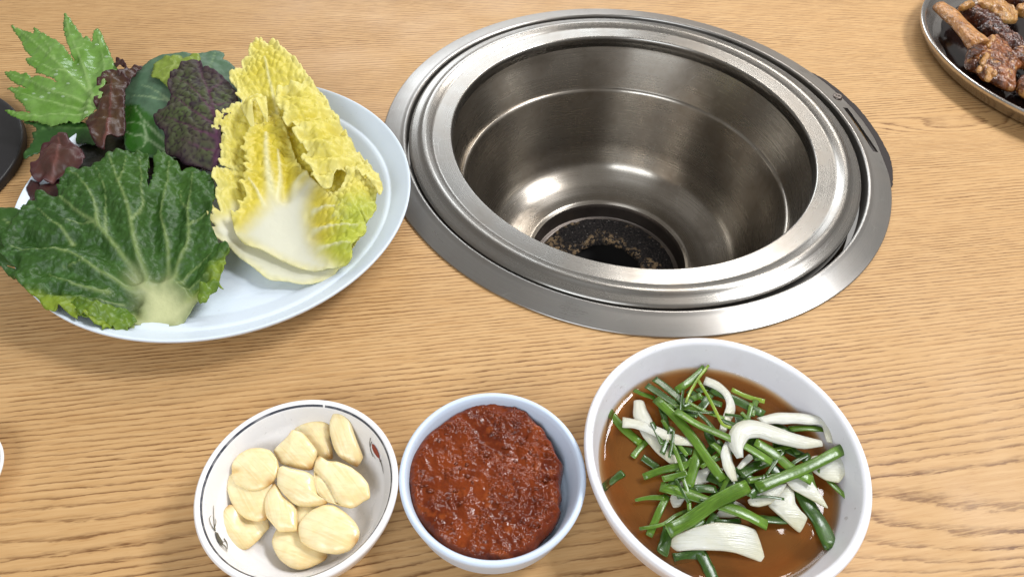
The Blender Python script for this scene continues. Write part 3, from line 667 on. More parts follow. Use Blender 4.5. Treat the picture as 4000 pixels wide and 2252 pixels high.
# blue-green collard
o = leaf('collard_leaf', [(1005, 820), (1000, 720), (1030, 660), (1090, 600), (1150, 540), (1210, 490), (1300, 450), (1380, 432), (1480, 425), (1560, 432), (1620, 425), (1680, 415), (1735, 405), (1810, 430), (1800, 480), (1840, 500), (1900, 550), (1960, 640), (1940, 850), (1800, 1050), (1550, 1240), (1340, 1275), (1180, 1270), (1120, 1240), (1025, 1210), (1010, 1150), (1004, 1050), (1000, 950)],
         [(1005, 820, 33), (1100, 600, 38), (1300, 455, 42), (1500, 430, 43), (1735, 408, 42), (1900, 550, 38), (1200, 800, 40), (1200, 1050, 34), (1025, 1200, 27), (1330, 1260, 27), (1600, 800, 40), (1700, 1100, 30)], M['collard'], Z1, step=.0018,
         veins=[([(1420, 1290), (1180, 1110), (1080, 1090), (1005, 1060)], .0011), ([(1400, 1200), (1170, 980), (1090, 860)], .0011), ([(1180, 1110), (1170, 1030), (1120, 990), (1010, 990)], .0008), ([(1600, 900), (1380, 820), (1200, 780), (1070, 770)], .0011), ([(1380, 820), (1240, 720), (1140, 680)], .0008), ([(1600, 800), (1690, 560), (1740, 420)], .001), ([(1180, 1120), (1160, 1180), (1100, 1215)], .0008)],
         serr=(.0032, .0006), ruf=(.0012, 50, .008), bumps=(.0006, 120), masks={'wet': ([(1004, 840), (1050, 850), (1100, 845), (1150, 880), (1250, 950), (1270, 1040), (1330, 1100), (1350, 1290), (1010, 1240), (990, 1000)], .0012)}, veinlift=-.0004)
tag(o, 'greyish blue green rounded leaf with a wet patch, behind the purple veined leaf', 'leaf')
o = leaf('lettuce_leaf', [(1230, 630), (1232, 590), (1245, 545), (1262, 500), (1300, 480), (1340, 460), (1400, 470), (1450, 445), (1480, 462), (1520, 458), (1592, 440), (1620, 480), (1560, 560), (1450, 640), (1400, 720), (1352, 695), (1320, 660), (1290, 640), (1262, 625)],
         [(1230, 620, 43), (1340, 460, 47), (1590, 440, 49), (1400, 700, 45), (1420, 560, 48)], M['lime'], Z1, step=.0016, veins=[([(1560, 560), (1400, 540), (1280, 580)], .0008), ([(1440, 545), (1380, 480)], .0006), ([(1400, 540), (1330, 640)], .0006)], ruf=(.0022, 90, .006), blister=(160, .0007), serr=(.004, .001))
tag(o, 'small light green frilled leaf tucked behind the purple veined leaf', 'leaf')
# purple mustard
o = leaf('mustard_leaf', [(1590, 475), (1630, 500), (1642, 540), (1700, 560), (1780, 600), (1850, 660), (1920, 760), (1920, 860), (1830, 960), (1790, 1010), (1790, 1100), (1790, 1250), (1760, 1360), (1690, 1380), (1620, 1345), (1540, 1335), (1480, 1330), (1450, 1285), (1400, 1265), (1350, 1262), (1335, 1200), (1340, 1120), (1330, 1080), (1290, 1042), (1250, 985), (1238, 930), (1272, 890), (1340, 850), (1362, 810), (1380, 760), (1358, 700), (1366, 640), (1400, 580), (1480, 520), (1530, 490)],
         [(1590, 475, 52), (1400, 600, 50), (1850, 680, 50), (1250, 940, 42), (1350, 800, 48), (1600, 800, 53), (1700, 1000, 49), (1350, 1250, 34), (1500, 1200, 42), (1720, 1360, 34), (1900, 820, 48), (1400, 1050, 44)], M['mustard'], Z1, step=.0013,
         veins=[([(1740, 1380), (1760, 1150), (1745, 1000), (1720, 850), (1680, 720), (1630, 590), (1592, 480)], .0013), ([(1745, 1000), (1620, 930), (1480, 830), (1380, 760)], .0008), ([(1740, 930), (1640, 800), (1520, 680), (1400, 620)], .0008), ([(1690, 740), (1760, 690), (1800, 640)], .0008), ([(1755, 1120), (1620, 1060), (1450, 980), (1260, 930)], .0008), ([(1750, 1230), (1600, 1180), (1440, 1120)], .0007), ([(1720, 850), (1830, 830), (1900, 800)], .0008)],
         cells=(185, .0012, .2), ruf=(.0025, 70, .008), bumps=(.0012, 90), seed=4, veinlift=-.0007, edgew=.004)
tag(o, 'dark purple and green crinkled leaf with a net of purple veins', 'leaf')

# red lettuces
def fold_extra(k, a, s):
    def f(P, ed, st):
        x, y = P[:, 0], P[:, 1]
        w = x*math.cos(a)+y*math.sin(a)
        return s*np.abs(((w*k+.8*pn(x*40, y*40, 3)) % 1)-.5)*2-s*.5
    return f
o = leaf('red_lettuce_leaf', [(795, 640), (830, 590), (890, 560), (960, 570), (1010, 610), (1040, 640), (1010, 700), (1010, 800), (1010, 950), (1010, 1060), (950, 1100), (900, 1170), (850, 1225), (790, 1190), (750, 1130), (720, 1050), (690, 980), (730, 920), (780, 885), (760, 830), (768, 770), (800, 720), (780, 680)],
         [(830, 590, 43), (960, 575, 43), (800, 800, 43), (920, 760, 46), (990, 900, 43), (700, 980, 38), (840, 960, 43), (850, 1220, 34), (960, 1090, 37), (880, 1100, 40)], M['red'], Z1, step=.0013, ruf=(.003, 90, .006), bumps=(.0016, 110), extra=fold_extra(45, .9, .0028), seed=5, edgew=.003,
         veins=[([(870, 1200), (880, 980), (900, 760), (900, 600)], .0011)])
tag(o, 'curled dark red brown lettuce leaf between the bright green leaf and the blue green one', 'leaf')
o = leaf('red_lettuce_leaf', [(920, 512), (945, 480), (975, 478), (1005, 498), (1030, 540), (1062, 535), (1085, 505), (1100, 525), (1150, 540), (1110, 575), (1065, 630), (1040, 690), (1000, 690), (960, 590), (985, 565), (1002, 535), (965, 512), (935, 530)],
         [(920, 512, 42), (1000, 500, 45), (1140, 540, 42), (1010, 680, 42), (1060, 600, 44)], M['red'], Z1, step=.0012, ruf=(.003, 130, .004), bumps=(.001, 160), seed=6, edgew=.003)
tag(o, 'small dark curled lettuce tip at the top edge, beside the blue green leaf', 'leaf')
o = leaf('red_lettuce_leaf', [(245, 1320), (285, 1285), (315, 1255), (322, 1200), (345, 1165), (400, 1140), (412, 1100), (440, 1078), (500, 1076), (545, 1086), (570, 1140), (650, 1190), (682, 1260), (672, 1330), (610, 1370), (540, 1400), (490, 1450), (430, 1480), (350, 1470), (270, 1440), (240, 1380)],
         [(245, 1340, 34), (340, 1180, 38), (480, 1080, 42), (560, 1120, 41), (660, 1220, 39), (660, 1330, 37), (440, 1260, 42), (400, 1390, 36), (540, 1330, 40), (330, 1450, 33), (480, 1450, 34)], M['red2'], Z1, step=.0013, ruf=(.0025, 80, .006), bumps=(.0014, 90), extra=fold_extra(42, 2.3, .003), seed=8, edgew=.003,
         veins=[([(420, 1460), (450, 1330), (470, 1200), (480, 1090)], .0011)])
tag(o, 'crumpled reddish brown lettuce leaf at the left plate rim above the big cabbage leaf', 'leaf')
o = leaf('red_lettuce_leaf', [(185, 270), (215, 285), (280, 296), (340, 290), (390, 275), (400, 340), (360, 380), (270, 360), (220, 400), (165, 425), (140, 400), (185, 385), (178, 350), (200, 330), (180, 300)],
         [(190, 280, 26), (380, 280, 30), (380, 370, 28), (170, 415, 23), (270, 330, 29)], M['red'], Z2, step=.0014, ruf=(.002, 110, .005), bumps=(.001, 150), seed=9, serr=(.006, .002))
tag(o, 'dark frilled lettuce edge lying low on the plate rim under the crumpled reddish leaf', 'leaf')

# front cabbage leaf
choy = [(905, 1225), (1010, 1245), (1100, 1247), (1190, 1228), (1240, 1180), (1285, 1120), (1312, 1065), (1350, 1040), (1400, 1012), (1440, 972), (1485, 972), (1452, 940), (1462, 890), (1492, 860), (1500, 800), (1495, 762), (1530, 740), (1520, 690), (1490, 657), (1442, 648), (1425, 600), (1408, 560), (1402, 500), (1425, 420), (1432, 330), (1422, 262), (1370, 210), (1290, 178), (1240, 180), (1207, 195), (1195, 160), (1150, 120), (1090, 92), (1062, 75), (1035, 110), (1022, 160), (1018, 230), (1008, 290), (996, 320), (988, 260), (990, 180), (990, 102), (950, 90), (880, 72), (800, 65), (740, 85), (700, 120), (650, 130), (600, 160), (560, 170), (500, 190), (450, 220), (410, 260), (385, 300), (370, 352), (330, 360), (262, 345), (210, 388), (160, 430), (150, 490), (92, 520), (70, 555), (60, 590), (5, 580), (-5, 640), (22, 700), (2, 745), (42, 790), (90, 826), (10, 830), (42, 880), (110, 930), (160, 980), (230, 1040), (262, 1062), (292, 1110), (360, 1132), (402, 1110), (442, 1135), (510, 1182), (520, 1155), (580, 1170), (612, 1195), (640, 1222), (685, 1235), (692, 1265), (730, 1245), (780, 1272), (800, 1255), (845, 1285), (855, 1262), (890, 1265)]
cv = [([(1010, 1010), (900, 860), (800, 730), (700, 610), (630, 540), (520, 470), (440, 400), (380, 360)], 0.00161), ([(650, 560), (640, 450), (600, 340), (520, 240), (470, 220)], 0.00087),
      ([(970, 970), (930, 800), (900, 680), (875, 540), (850, 420), (790, 270), (750, 160), (730, 110)], 0.00136), ([(790, 270), (830, 190), (840, 110)], 0.00062), ([(875, 540), (940, 420), (945, 250), (930, 110)], 0.00062),
      ([(1090, 970), (1095, 850), (1105, 700), (1095, 600), (1070, 510), (1060, 440), (1100, 330), (1120, 220), (1130, 150)], 0.00112), ([(1130, 940), (1170, 800), (1230, 700), (1255, 600), (1250, 450), (1270, 320), (1285, 220)], 0.00112),
      ([(1255, 560), (1340, 490), (1410, 450)], 0.00062), ([(1250, 440), (1200, 380), (1190, 300)], 0.00056), ([(980, 1050), (870, 980), (760, 910), (640, 850), (540, 780), (440, 730), (340, 690)], 0.00124),
      ([(700, 975), (560, 960), (450, 930), (350, 890), (300, 850)], 0.00087), ([(640, 850), (560, 800), (480, 820), (380, 830)], 0.00050), ([(460, 645), (400, 570), (340, 530), (260, 460)], 0.00074), ([(630, 540), (500, 530), (380, 520)], 0.00056),
      ([(440, 730), (300, 700), (180, 720), (60, 700)], 0.00074), ([(700, 610), (690, 450), (690, 300), (640, 180)], 0.00056), ([(1180, 930), (1300, 800), (1420, 720)], 0.00074), ([(1220, 980), (1340, 900), (1440, 860)], 0.00062),
      ([(800, 1060), (650, 1040), (520, 1010)], 0.00062), ([(850, 1140), (700, 1120), (560, 1110)], 0.00062)]
cc = [([(1010, 330), (1000, 520), (1010, 700), (1030, 860)], .006, -.008), ([(70, 600), (200, 650), (320, 660), (500, 650), (700, 740), (860, 880)], .006, -.0075), ([(640, 280), (730, 520), (800, 690), (900, 860)], .005, -.0045),
      ([(1190, 200), (1180, 420), (1150, 640), (1110, 820)], .006, -.0055), ([(200, 860), (400, 860), (600, 905), (760, 970), (900, 1040)], .0045, -.0055), ([(250, 990), (480, 985), (700, 1020), (860, 1080)], .0045, -.0045), ([(1190, 960), (1280, 860), (1350, 740), (1420, 650)], .006, -.006), ([(1350, 400), (1290, 650), (1180, 860)], .005, -.0035), ([(380, 365), (520, 520), (660, 640)], .004, -.003), ([(500, 1090), (700, 1080), (880, 1140)], .004, -.003), ([(1240, 1010), (1360, 930), (1450, 900)], .004, -.004)]
o = leaf('cabbage_leaf', choy, [(1000, 1240, 15), (1190, 1220, 15), (1090, 1130, 15), (1090, 980, 19), (905, 1220, 17), (1300, 1060, 19), (1440, 970, 24), (1510, 720, 31), (1420, 420, 37), (1300, 190, 39), (1060, 80, 42), (1100, 450, 38), (880, 80, 43), (800, 400, 42), (600, 170, 41), (900, 760, 32), (380, 360, 38), (550, 560, 39), (160, 430, 37), (70, 560, 36), (0, 640, 35), (300, 700, 38), (20, 850, 34), (260, 1060, 32), (450, 900, 33), (650, 900, 31), (640, 1220, 27), (440, 1130, 30), (845, 1280, 20), (700, 1080, 25)],
         M['choy'], Z2, step=.00115, veins=cv, crease=cc, stem=([(905, 1228), (950, 1130), (940, 1050), (900, 930), (870, 850), (950, 940), (985, 960), (1020, 940), (1060, 970), (1095, 900), (1120, 965), (1180, 1000), (1230, 1060), (1310, 1060), (1240, 1185), (1180, 1240), (1050, 1255)], .011), ruf=(.0038, 85, .008), cells=(120, .0006, .07), blister=(230, .0011, .9, 1.8), bumps=(.0010, 110), veinlift=.0005, thick=.0007, seed=2, masks={'pale': ([(200, 1010), (480, 1050), (700, 1110), (930, 1160), (920, 1330), (600, 1280), (250, 1180)], .007), 'pale2': ([(1240, 1080), (1300, 985), (1380, 930), (1420, 820), (1540, 740), (1520, 1000), (1400, 1060)], .007)})
tag(o, 'large dark green cabbage leaf with pale veins and stem, at the front of the plate', 'leaf')
# yellow-green frills on its margin
for k, (ol, ct, lab) in enumerate([
    ([(480, 1090), (520, 1065), (600, 1075), (700, 1090), (790, 1110), (880, 1150), (905, 1190), (900, 1235), (860, 1255), (845, 1285), (820, 1262), (780, 1275), (760, 1245), (700, 1265), (680, 1235), (620, 1210), (600, 1180), (540, 1160), (500, 1120)],
     [(480, 1090, 30), (700, 1090, 31), (900, 1180, 22), (845, 1280, 20), (680, 1240, 24), (600, 1140, 31)], 'yellow green frilled lower margin'),
    ([(1320, 1060), (1310, 1000), (1350, 950), (1420, 925), (1470, 960), (1440, 985), (1400, 1020), (1360, 1040)],
     [(1320, 1060, 21), (1420, 925, 29), (1470, 960, 27), (1340, 980, 27)], 'pale green frill on the right margin')]):
    leaf('frill', ol, ct, M['choy_pale'], Z2, step=.001, ruf=(.004, 130, .006), blister=(260, .0012, .3, 2.4), parent=o, seed=20+k)['label'] = lab

# napa cabbage: outer leaf, its frilled margins, inner leaf
A_ = [(455, 1298), (380, 1240), (300, 1180), (240, 1120), (160, 1060), (165, 1035), (188, 1030), (155, 1000), (150, 970), (178, 985), (165, 935), (167, 910), (192, 950), (216, 958), (195, 900), (180, 850), (196, 820), (175, 790), (166, 765), (200, 735), (250, 733), (278, 740), (220, 718), (202, 690), (212, 650), (205, 600), (206, 580), (240, 562), (215, 545), (170, 530), (186, 490), (210, 455), (240, 420), (290, 410), (318, 405), (322, 380), (298, 372), (302, 330), (266, 290), (262, 262), (290, 232), (326, 220), (322, 186), (356, 165), (362, 120), (372, 95), (400, 72), (430, 76), (450, 98), (476, 80), (500, 86), (522, 115), (552, 135), (582, 160), (612, 190), (640, 220), (655, 258), (690, 290), (720, 340), (746, 370), (770, 410), (790, 440), (814, 462), (826, 500), (850, 550), (890, 600), (910, 640), (950, 690), (1000, 740), (1024, 770), (1030, 800), (1048, 840), (1038, 875), (1015, 880), (1010, 920), (1016, 950), (985, 990), (962, 1020), (958, 1050), (920, 1100), (890, 1140), (880, 1180), (884, 1220), (850, 1240), (822, 1248), (790, 1285), (720, 1318), (640, 1330), (560, 1314)]
nap = leaf('napa_cabbage_leaf', A_, [(455, 1298, 15), (640, 1328, 14), (790, 1285, 15), (240, 1120, 23), (160, 1050, 30), (155, 960, 35), (180, 780, 42), (290, 740, 34), (170, 520, 49), (300, 560, 40), (300, 400, 50), (265, 270, 53), (400, 75, 60), (500, 200, 60), (640, 220, 58), (420, 300, 52), (470, 420, 42), (600, 420, 43), (600, 700, 34), (600, 1000, 20), (550, 1250, 14), (760, 420, 46), (900, 640, 40), (1040, 840, 33), (960, 1030, 28), (880, 1200, 21), (780, 900, 28), (350, 1000, 22)],
           M['napa'], Z3, step=.00105, ruf=(.0035, 85, .008), blister=(230, .0019, 1.9, 1.5), bumps=(.0008, 120), seed=12, edgew=.004, thick=.0007,
           stem=([(455, 1298), (380, 1240), (300, 1180), (240, 1120), (170, 1060), (200, 1000), (260, 980), (300, 930), (400, 1000), (700, 1100), (820, 1230), (780, 1290), (640, 1335)], .006),
           veins=[([(520, 600), (500, 430), (470, 300), (440, 160)], .0018)])
tag(nap, 'outer yellow napa cabbage leaf with blistered tip overhanging the far plate rim', 'leaf')
C_ = [(500, 350), (522, 326), (562, 315), (622, 300), (660, 280), (690, 298), (722, 340), (750, 368), (772, 410), (792, 442), (822, 468), (832, 510), (862, 560), (912, 630), (952, 690), (1000, 745), (1026, 768), (1050, 842), (1034, 876), (1008, 842), (962, 785), (910, 735), (868, 722), (832, 722), (804, 745), (795, 785), (772, 832), (742, 832), (702, 792), (676, 775), (690, 745), (642, 702), (622, 660), (660, 628), (612, 582), (585, 550), (622, 522), (562, 502), (532, 482), (540, 440), (495, 402)]
f_ = leaf('folded_margin', C_, [(500, 360, 53), (620, 300, 57), (740, 370, 53), (600, 430, 60), (590, 550, 56), (760, 560, 56), (850, 560, 47), (640, 680, 50), (780, 680, 53), (760, 830, 45), (900, 720, 47), (1045, 840, 39), (950, 700, 45)], M['napa'], Z3, step=.001, ruf=(.0045, 95, .009), blister=(200, .0017, .4, 1.7), bumps=(.0009, 110), seed=15, parent=nap, edgew=.005, thick=.0006,
     crease=[([(520, 340), (640, 350), (720, 345)], .005, -.004), ([(540, 470), (680, 460), (800, 445)], .005, -.005), ([(600, 545), (720, 560), (845, 530)], .005, -.005), ([(640, 640), (780, 650), (900, 620)], .005, -.005), ([(690, 745), (800, 720), (930, 690)], .005, -.004)])
f_['label'] = 'pale ruffled margin folded over on the right'
f_ = leaf('lobe', [(318, 425), (350, 382), (400, 355), (445, 368), (456, 402), (442, 450), (412, 478), (368, 478), (330, 450)], [(318, 425, 53), (445, 370, 55), (410, 470, 53), (385, 415, 60)], M['napa'], Z3, step=.001, ruf=(.0015, 120, .005), blister=(120, .0018), seed=16, parent=nap, edgew=.004)
f_['label'] = 'small curled lobe on the left margin'
f_ = leaf('frill', [(860, 735), (900, 728), (960, 790), (1020, 850), (1010, 900), (1015, 950), (960, 1020), (900, 1050), (840, 1010), (760, 980), (730, 930), (770, 870), (820, 850), (850, 800)], [(870, 740, 43), (1010, 850, 36), (1010, 950, 33), (900, 1050, 31), (740, 930, 32), (860, 880, 42)], M['napa'], Z3, step=.001, ruf=(.003, 100, .007), blister=(240, .0016, .9, 1.5), bumps=(.0009, 130), seed=17, parent=nap, edgew=.004, masks={'pale': ([(840, 900), (1000, 880), (1060, 900), (1000, 1060), (920, 1200), (900, 1260), (800, 1230), (730, 1150), (800, 1050)], .012)})
f_['label'] = 'yellow crinkled lower right margin'
B_ = [(340, 1122), (290, 1070), (272, 1000), (268, 955), (290, 972), (312, 930), (300, 900), (325, 902), (348, 870), (338, 840), (302, 800), (335, 790), (326, 760), (358, 742), (332, 720), (362, 700), (336, 680), (348, 655), (316, 635), (348, 612), (332, 590), (352, 552), (382, 520), (422, 500), (442, 470), (482, 455), (530, 478), (546, 520), (562, 560), (582, 640), (602, 690), (640, 740), (690, 790), (740, 840), (772, 870), (830, 900), (900, 950), (950, 1000), (962, 1050), (920, 1092), (888, 1140), (890, 1180), (882, 1226), (800, 1246), (710, 1262), (620, 1247), (520, 1202), (420, 1152)]
o = leaf('napa_cabbage_leaf', B_, [(340, 1120, 24), (270, 960, 35), (310, 800, 41), (330, 640, 46), (480, 460, 48), (560, 560, 45), (440, 650, 44), (600, 720, 40), (700, 800, 40), (520, 900, 33), (520, 1050, 24), (650, 1000, 26), (620, 1245, 18), (520, 1200, 19), (710, 1260, 18), (620, 1140, 19), (880, 1220, 24), (900, 1100, 33), (950, 1000, 35), (780, 950, 36), (750, 1100, 27), (420, 1000, 30)],
         M['napa_in'], Z3, step=.00095, ruf=(.003, 95, .006), blister=(250, .0015, .5, 1.7), bumps=(.0008, 120), seed=13, edgew=.003, thick=.001, veinlift=.001,
         stem=([(300, 1070), (330, 1060), (400, 980), (455, 930), (470, 890), (500, 900), (540, 890), (600, 840), (680, 780), (700, 800), (660, 900), (650, 980), (670, 1080), (720, 1180), (800, 1246), (710, 1266), (620, 1250), (520, 1206), (420, 1156)], .008),
         veins=[([(490, 930), (465, 780), (450, 650), (450, 560)], .0034), ([(580, 900), (610, 800), (680, 750)], .0034), ([(500, 900), (520, 780), (510, 640)], .0018), ([(690, 960), (780, 930), (860, 930)], .0012), ([(690, 1060), (800, 1030), (920, 1030)], .0012), ([(440, 930), (400, 850), (360, 790)], .0012), ([(720, 1150), (800, 1130), (880, 1120)], .0012)],
         crease=[([(545, 520), (560, 640), (545, 780), (545, 880)], .004, -.004), ([(640, 980), (720, 1000), (860, 985)], .003, -.0015), ([(660, 1080), (760, 1085), (900, 1070)], .003, -.0015)], masks={'pale': ([(840, 900), (1000, 880), (1060, 900), (1000, 1060), (920, 1200), (900, 1260), (800, 1230), (730, 1150), (800, 1050)], .012)})
tag(o, 'inner napa cabbage leaf with broad white rib, lying on the outer yellow leaf', 'leaf')

# ================================================================== GARLIC CLOVES
def mat_garlic():
    m, nt = newmat('peeled_garlic'); b = NB(nt); co = b.obj()
    n = b.noise(co, 70, 4, .6); s = b.noise(b.mapping(co, scale=(40, 190, 60), rot=(0, 0, .6)), 1, 3, .6)
    c = b.mix(b.ramp(n, [(.35, 0.), (.7, 1.)]), S(241, 226, 184), S(231, 209, 153))
    c = b.mix(b.math('MULTIPLY', b.ramp(s, [(.5, 0.), (.75, 1.)]), .35), c, S(206, 166, 98))
    st = b.noise(b.n('ShaderNodeCombineXYZ', i_0=b.math('MULTIPLY', b.attr('across'), 7.), i_1=b.math('MULTIPLY', b.attr('axis'), .8), i_2=b.noise(co, 6, 1)).outputs[0], 1.6, 3, .6)
    c = b.mix(b.math('MULTIPLY', b.ramp(st, [(.5, 0.), (.66, 1.)]), .28), c, S(214, 178, 110))
    c = b.mix(b.attr('root'), c, S(176, 128, 66))
    c = b.mix(b.math('MULTIPLY', b.attr('rim'), .5), c, S(214, 172, 92))
    bs = b.bsdf(Base__Color=c, Roughness=.25, Subsurface__Weight=.25, Subsurface__Scale=.004, Normal=b.bump(b.math('ADD', b.math('MULTIPLY', s, .7), b.math('MULTIPLY', st, 1.2)), .22, .0006))
    bs.inputs['Subsurface Radius'].default_value = (1, .7, .35); b.out(bs.outputs[0]); return m
M['garlic'] = mat_garlic()
CL = [
 ('slender garlic clove leaning on the upper right bowl wall', [(1215, 195), (1250, 215), (1290, 265), (1320, 370), (1350, 450), (1385, 550), (1340, 620), (1270, 590), (1200, 540), (1160, 470), (1135, 370), (1132, 290), (1160, 220)], (1250, 400, 22, -.1, .35), 4.0, 4.0),
 ('garlic clove half hidden behind another at the top of the bowl', [(870, 340), (930, 295), (1000, 272), (1080, 275), (1130, 305), (1142, 370), (1135, 410), (1155, 500), (1150, 560), (1040, 560), (960, 470)], (1020, 400, 17, .1, .3), 4.5, 4.0),
 ('wedge shaped garlic clove left of the topmost one, pointed end up', [(860, 342), (930, 365), (980, 420), (1035, 500), (1030, 560), (1000, 640), (940, 645), (850, 625), (770, 600), (740, 560), (715, 500), (770, 440), (820, 390)], (880, 500, 22, .15, .35), 5.0, 4.5),
 ('round garlic clove at the left, on top, with a brown root scar', [(400, 600), (450, 530), (530, 485), (620, 480), (690, 500), (735, 560), (750, 620), (735, 690), (690, 750), (620, 790), (540, 798), (460, 770), (420, 750), (395, 690)], (570, 640, 23, .1, .12), 3.6, 3.5),
 ('garlic clove lying under the round one at the left', [(375, 700), (362, 780), (385, 870), (430, 950), (500, 1010), (580, 1032), (640, 1025), (668, 1000), (680, 880), (720, 760), (700, 690), (600, 660), (480, 660), (400, 670)], (530, 860, 17, .05, .2), 4.0, 4.0),
 ('concave garlic clove at the lower left of the bowl', [(370, 910), (330, 960), (318, 1050), (335, 1150), (380, 1225), (440, 1252), (520, 1235), (600, 1170), (650, 1110), (680, 1075), (660, 1000), (560, 960), (470, 930), (410, 905)], (490, 1090, 13, -.22, .05), 3.4, 3.4),
 ('shiny garlic clove in the middle of the heap', [(750, 630), (780, 615), (850, 635), (950, 655), (1010, 690), (1022, 760), (1050, 840), (1120, 890), (1060, 915), (980, 922), (900, 915), (850, 890), (780, 820), (740, 760), (738, 690)], (900, 780, 22.5, .0, .25), 5.0, 4.5),
 ('upright garlic clove just below the middle one', [(720, 745), (745, 770), (785, 840), (850, 895), (888, 950), (892, 1040), (890, 1100), (820, 1107), (750, 1105), (700, 1050), (660, 1000), (645, 930), (650, 850), (690, 780)], (770, 960, 19, .0, .15), 4.5, 4.5),
 ('sliver of a garlic clove between the middle and the large front clove', [(880, 900), (1000, 900), (1030, 940), (960, 1020), (905, 1110), (880, 1090), (870, 980)], (940, 980, 15, 0, .1), 3.0, 4.0),
 ('double garlic clove with a split seam at the right of the bowl', [(1060, 540), (1120, 575), (1200, 585), (1290, 620), (1370, 680), (1425, 750), (1437, 850), (1385, 882), (1340, 915), (1290, 932), (1200, 910), (1100, 880), (1040, 820), (1015, 740), (1015, 640), (1030, 570)], (1220, 750, 23, .1, .1), 4.2, 4.5),
 ('large smooth garlic clove at the lower right, largest in the bowl', [(900, 1070), (930, 1010), (1000, 950), (1090, 910), (1170, 915), (1260, 970), (1330, 1040), (1360, 1110), (1342, 1180), (1280, 1250), (1190, 1277), (1080, 1265), (990, 1235), (920, 1190), (903, 1130)], (1120, 1100, 20, .1, .05), 5.4, 4.8),
 ('garlic clove at the bottom of the bowl, tucked under the largest one', [(740, 1090), (710, 1140), (698, 1190), (715, 1250), (760, 1320), (830, 1370), (900, 1390), (980, 1375), (1060, 1340), (1107, 1310), (1112, 1260), (1000, 1200), (940, 1120), (900, 1080), (820, 1080)], (890, 1240, 13, .0, -.18), 4.0, 4.0)]
for k, (lab, ol, (px, py, z, sx, sy), up, dn) in enumerate(CL):
    c = Z4([(px, py)])[0]
    dirn = rng.uniform(-1, 1)
    def disp(V, T, top, k=k):
        x, y = V[:, 0], V[:, 1]; c0 = V[0]
        a = .5+k*1.1; w = (x-c0[0])*math.cos(a)+(y-c0[1])*math.sin(a)
        d = .00022*fbm(x*140, y*140, k)-.0001*np.abs(np.sin(w*420+k))*(T < .95)
        ridge = .0009*np.exp(-((w-.002)/.0012)**2)*(1-T)
        if k == 9:                           # split seam
            v = (x-c0[0])*.64+(y-c0[1])*.77+.0045+.002*np.sin((x-c0[0])*200); d = d-.0016*np.exp(-(v/.0009)**2)*(T < .97)-.001*(v < 0)*(T < .95)
        if k == 5:
            d = d-.0042*np.exp(-((x-c0[0])**2+(y-c0[1]-.003)**2)/.0055**2)
        if k == 3:
            d = d-.0012*np.exp(-((x-c0[0]+.009)**2/.0032**2+(y-c0[1]+.003)**2/.0014**2))
        return (d+ridge*.35)*top
    def at(V, T, k=k):
        r = np.clip((T-.82)/.18, 0, 1)*.8*(.5+.5*pn(V[:, 0]*120, V[:, 1]*120, k))
        if k == 3:
            c0 = V[0]; r = r+1.6*np.exp(-((V[:, 0]-c0[0]+.009)**2/.0036**2+(V[:, 1]-c0[1]+.003)**2/.002**2))
        xy = V[:, :2]; c0 = xy.mean(0); d = ((xy-c0)**2).sum(1); ri = d.argmax(); rt = xy[ri]; ax = c0-rt; Lx = np.linalg.norm(ax); ax = ax/Lx
        al = (xy-rt)@ax/(2*Lx); ac = ((xy-rt)@np.array([-ax[1], ax[0]]))/Lx
        root = np.exp(-((xy-rt)**2).sum(1)/.0024**2)*.9
        return {'rim': np.clip(r, 0, 1.5), 'axis': al, 'across': ac, 'root': root}
    o = pebble('garlic_clove', Z4(ol), (c[0], c[1], z/1000, sx, sy), up*.9/1000, dn/1000, M['garlic'], nr=16, step=.0010, ex=.4, exd=.4, disp=disp, attrs=at, corner=.3, bulge=(rng.uniform(-.002, .002), rng.uniform(-.002, .002)))
    tag(o, lab, 'garlic', 'peeled garlic cloves in the bowl')

# ================================================================== CHILI PASTE
def mat_paste():
    m, nt = newmat('chili_paste'); b = NB(nt); co = b.obj()
    n = b.noise(co, 55, 4, .6); f = b.noise(co, 260, 3, .6); q = b.noise(co, 130, 2)
    c = b.mix(b.ramp(n, [(.35, 0.), (.65, 1.)]), S(126, 54, 17), S(90, 32, 10))
    c = b.mix(b.math('MULTIPLY', b.ramp(q, [(.58, 0.), (.68, 1.)]), .6), c, S(146, 70, 26))
    c = b.mix(b.math('MULTIPLY', b.ramp(f, [(.6, 0.), (.72, 1.)]), .7), c, S(58, 12, 5))
    bs = b.bsdf(Base__Color=c, Roughness=b.ramp(f, [(.3, .1), (.7, .3)]), Normal=b.bump(b.math('ADD', f, q), .22, .0012), Specular__IOR__Level=.28, Subsurface__Weight=.08, Subsurface__Scale=.002)
    b.out(bs.outputs[0]); return m
M['paste'] = mat_paste()
PO = [(700, 215), (745, 210), (765, 193), (785, 208), (850, 215), (900, 238), (935, 242), (1020, 285), (1090, 355), (1140, 395), (1160, 450), (1195, 490), (1222, 570), (1240, 600), (1268, 640), (1262, 690), (1248, 780), (1258, 860), (1240, 920), (1250, 960), (1225, 1030), (1180, 1100), (1100, 1180), (1060, 1240), (1000, 1285), (880, 1325), (760, 1332), (620, 1302), (480, 1232), (360, 1150), (250, 1032), (200, 920), (178, 780), (180, 660), (210, 570), (290, 450), (400, 360), (500, 290), (640, 225)]
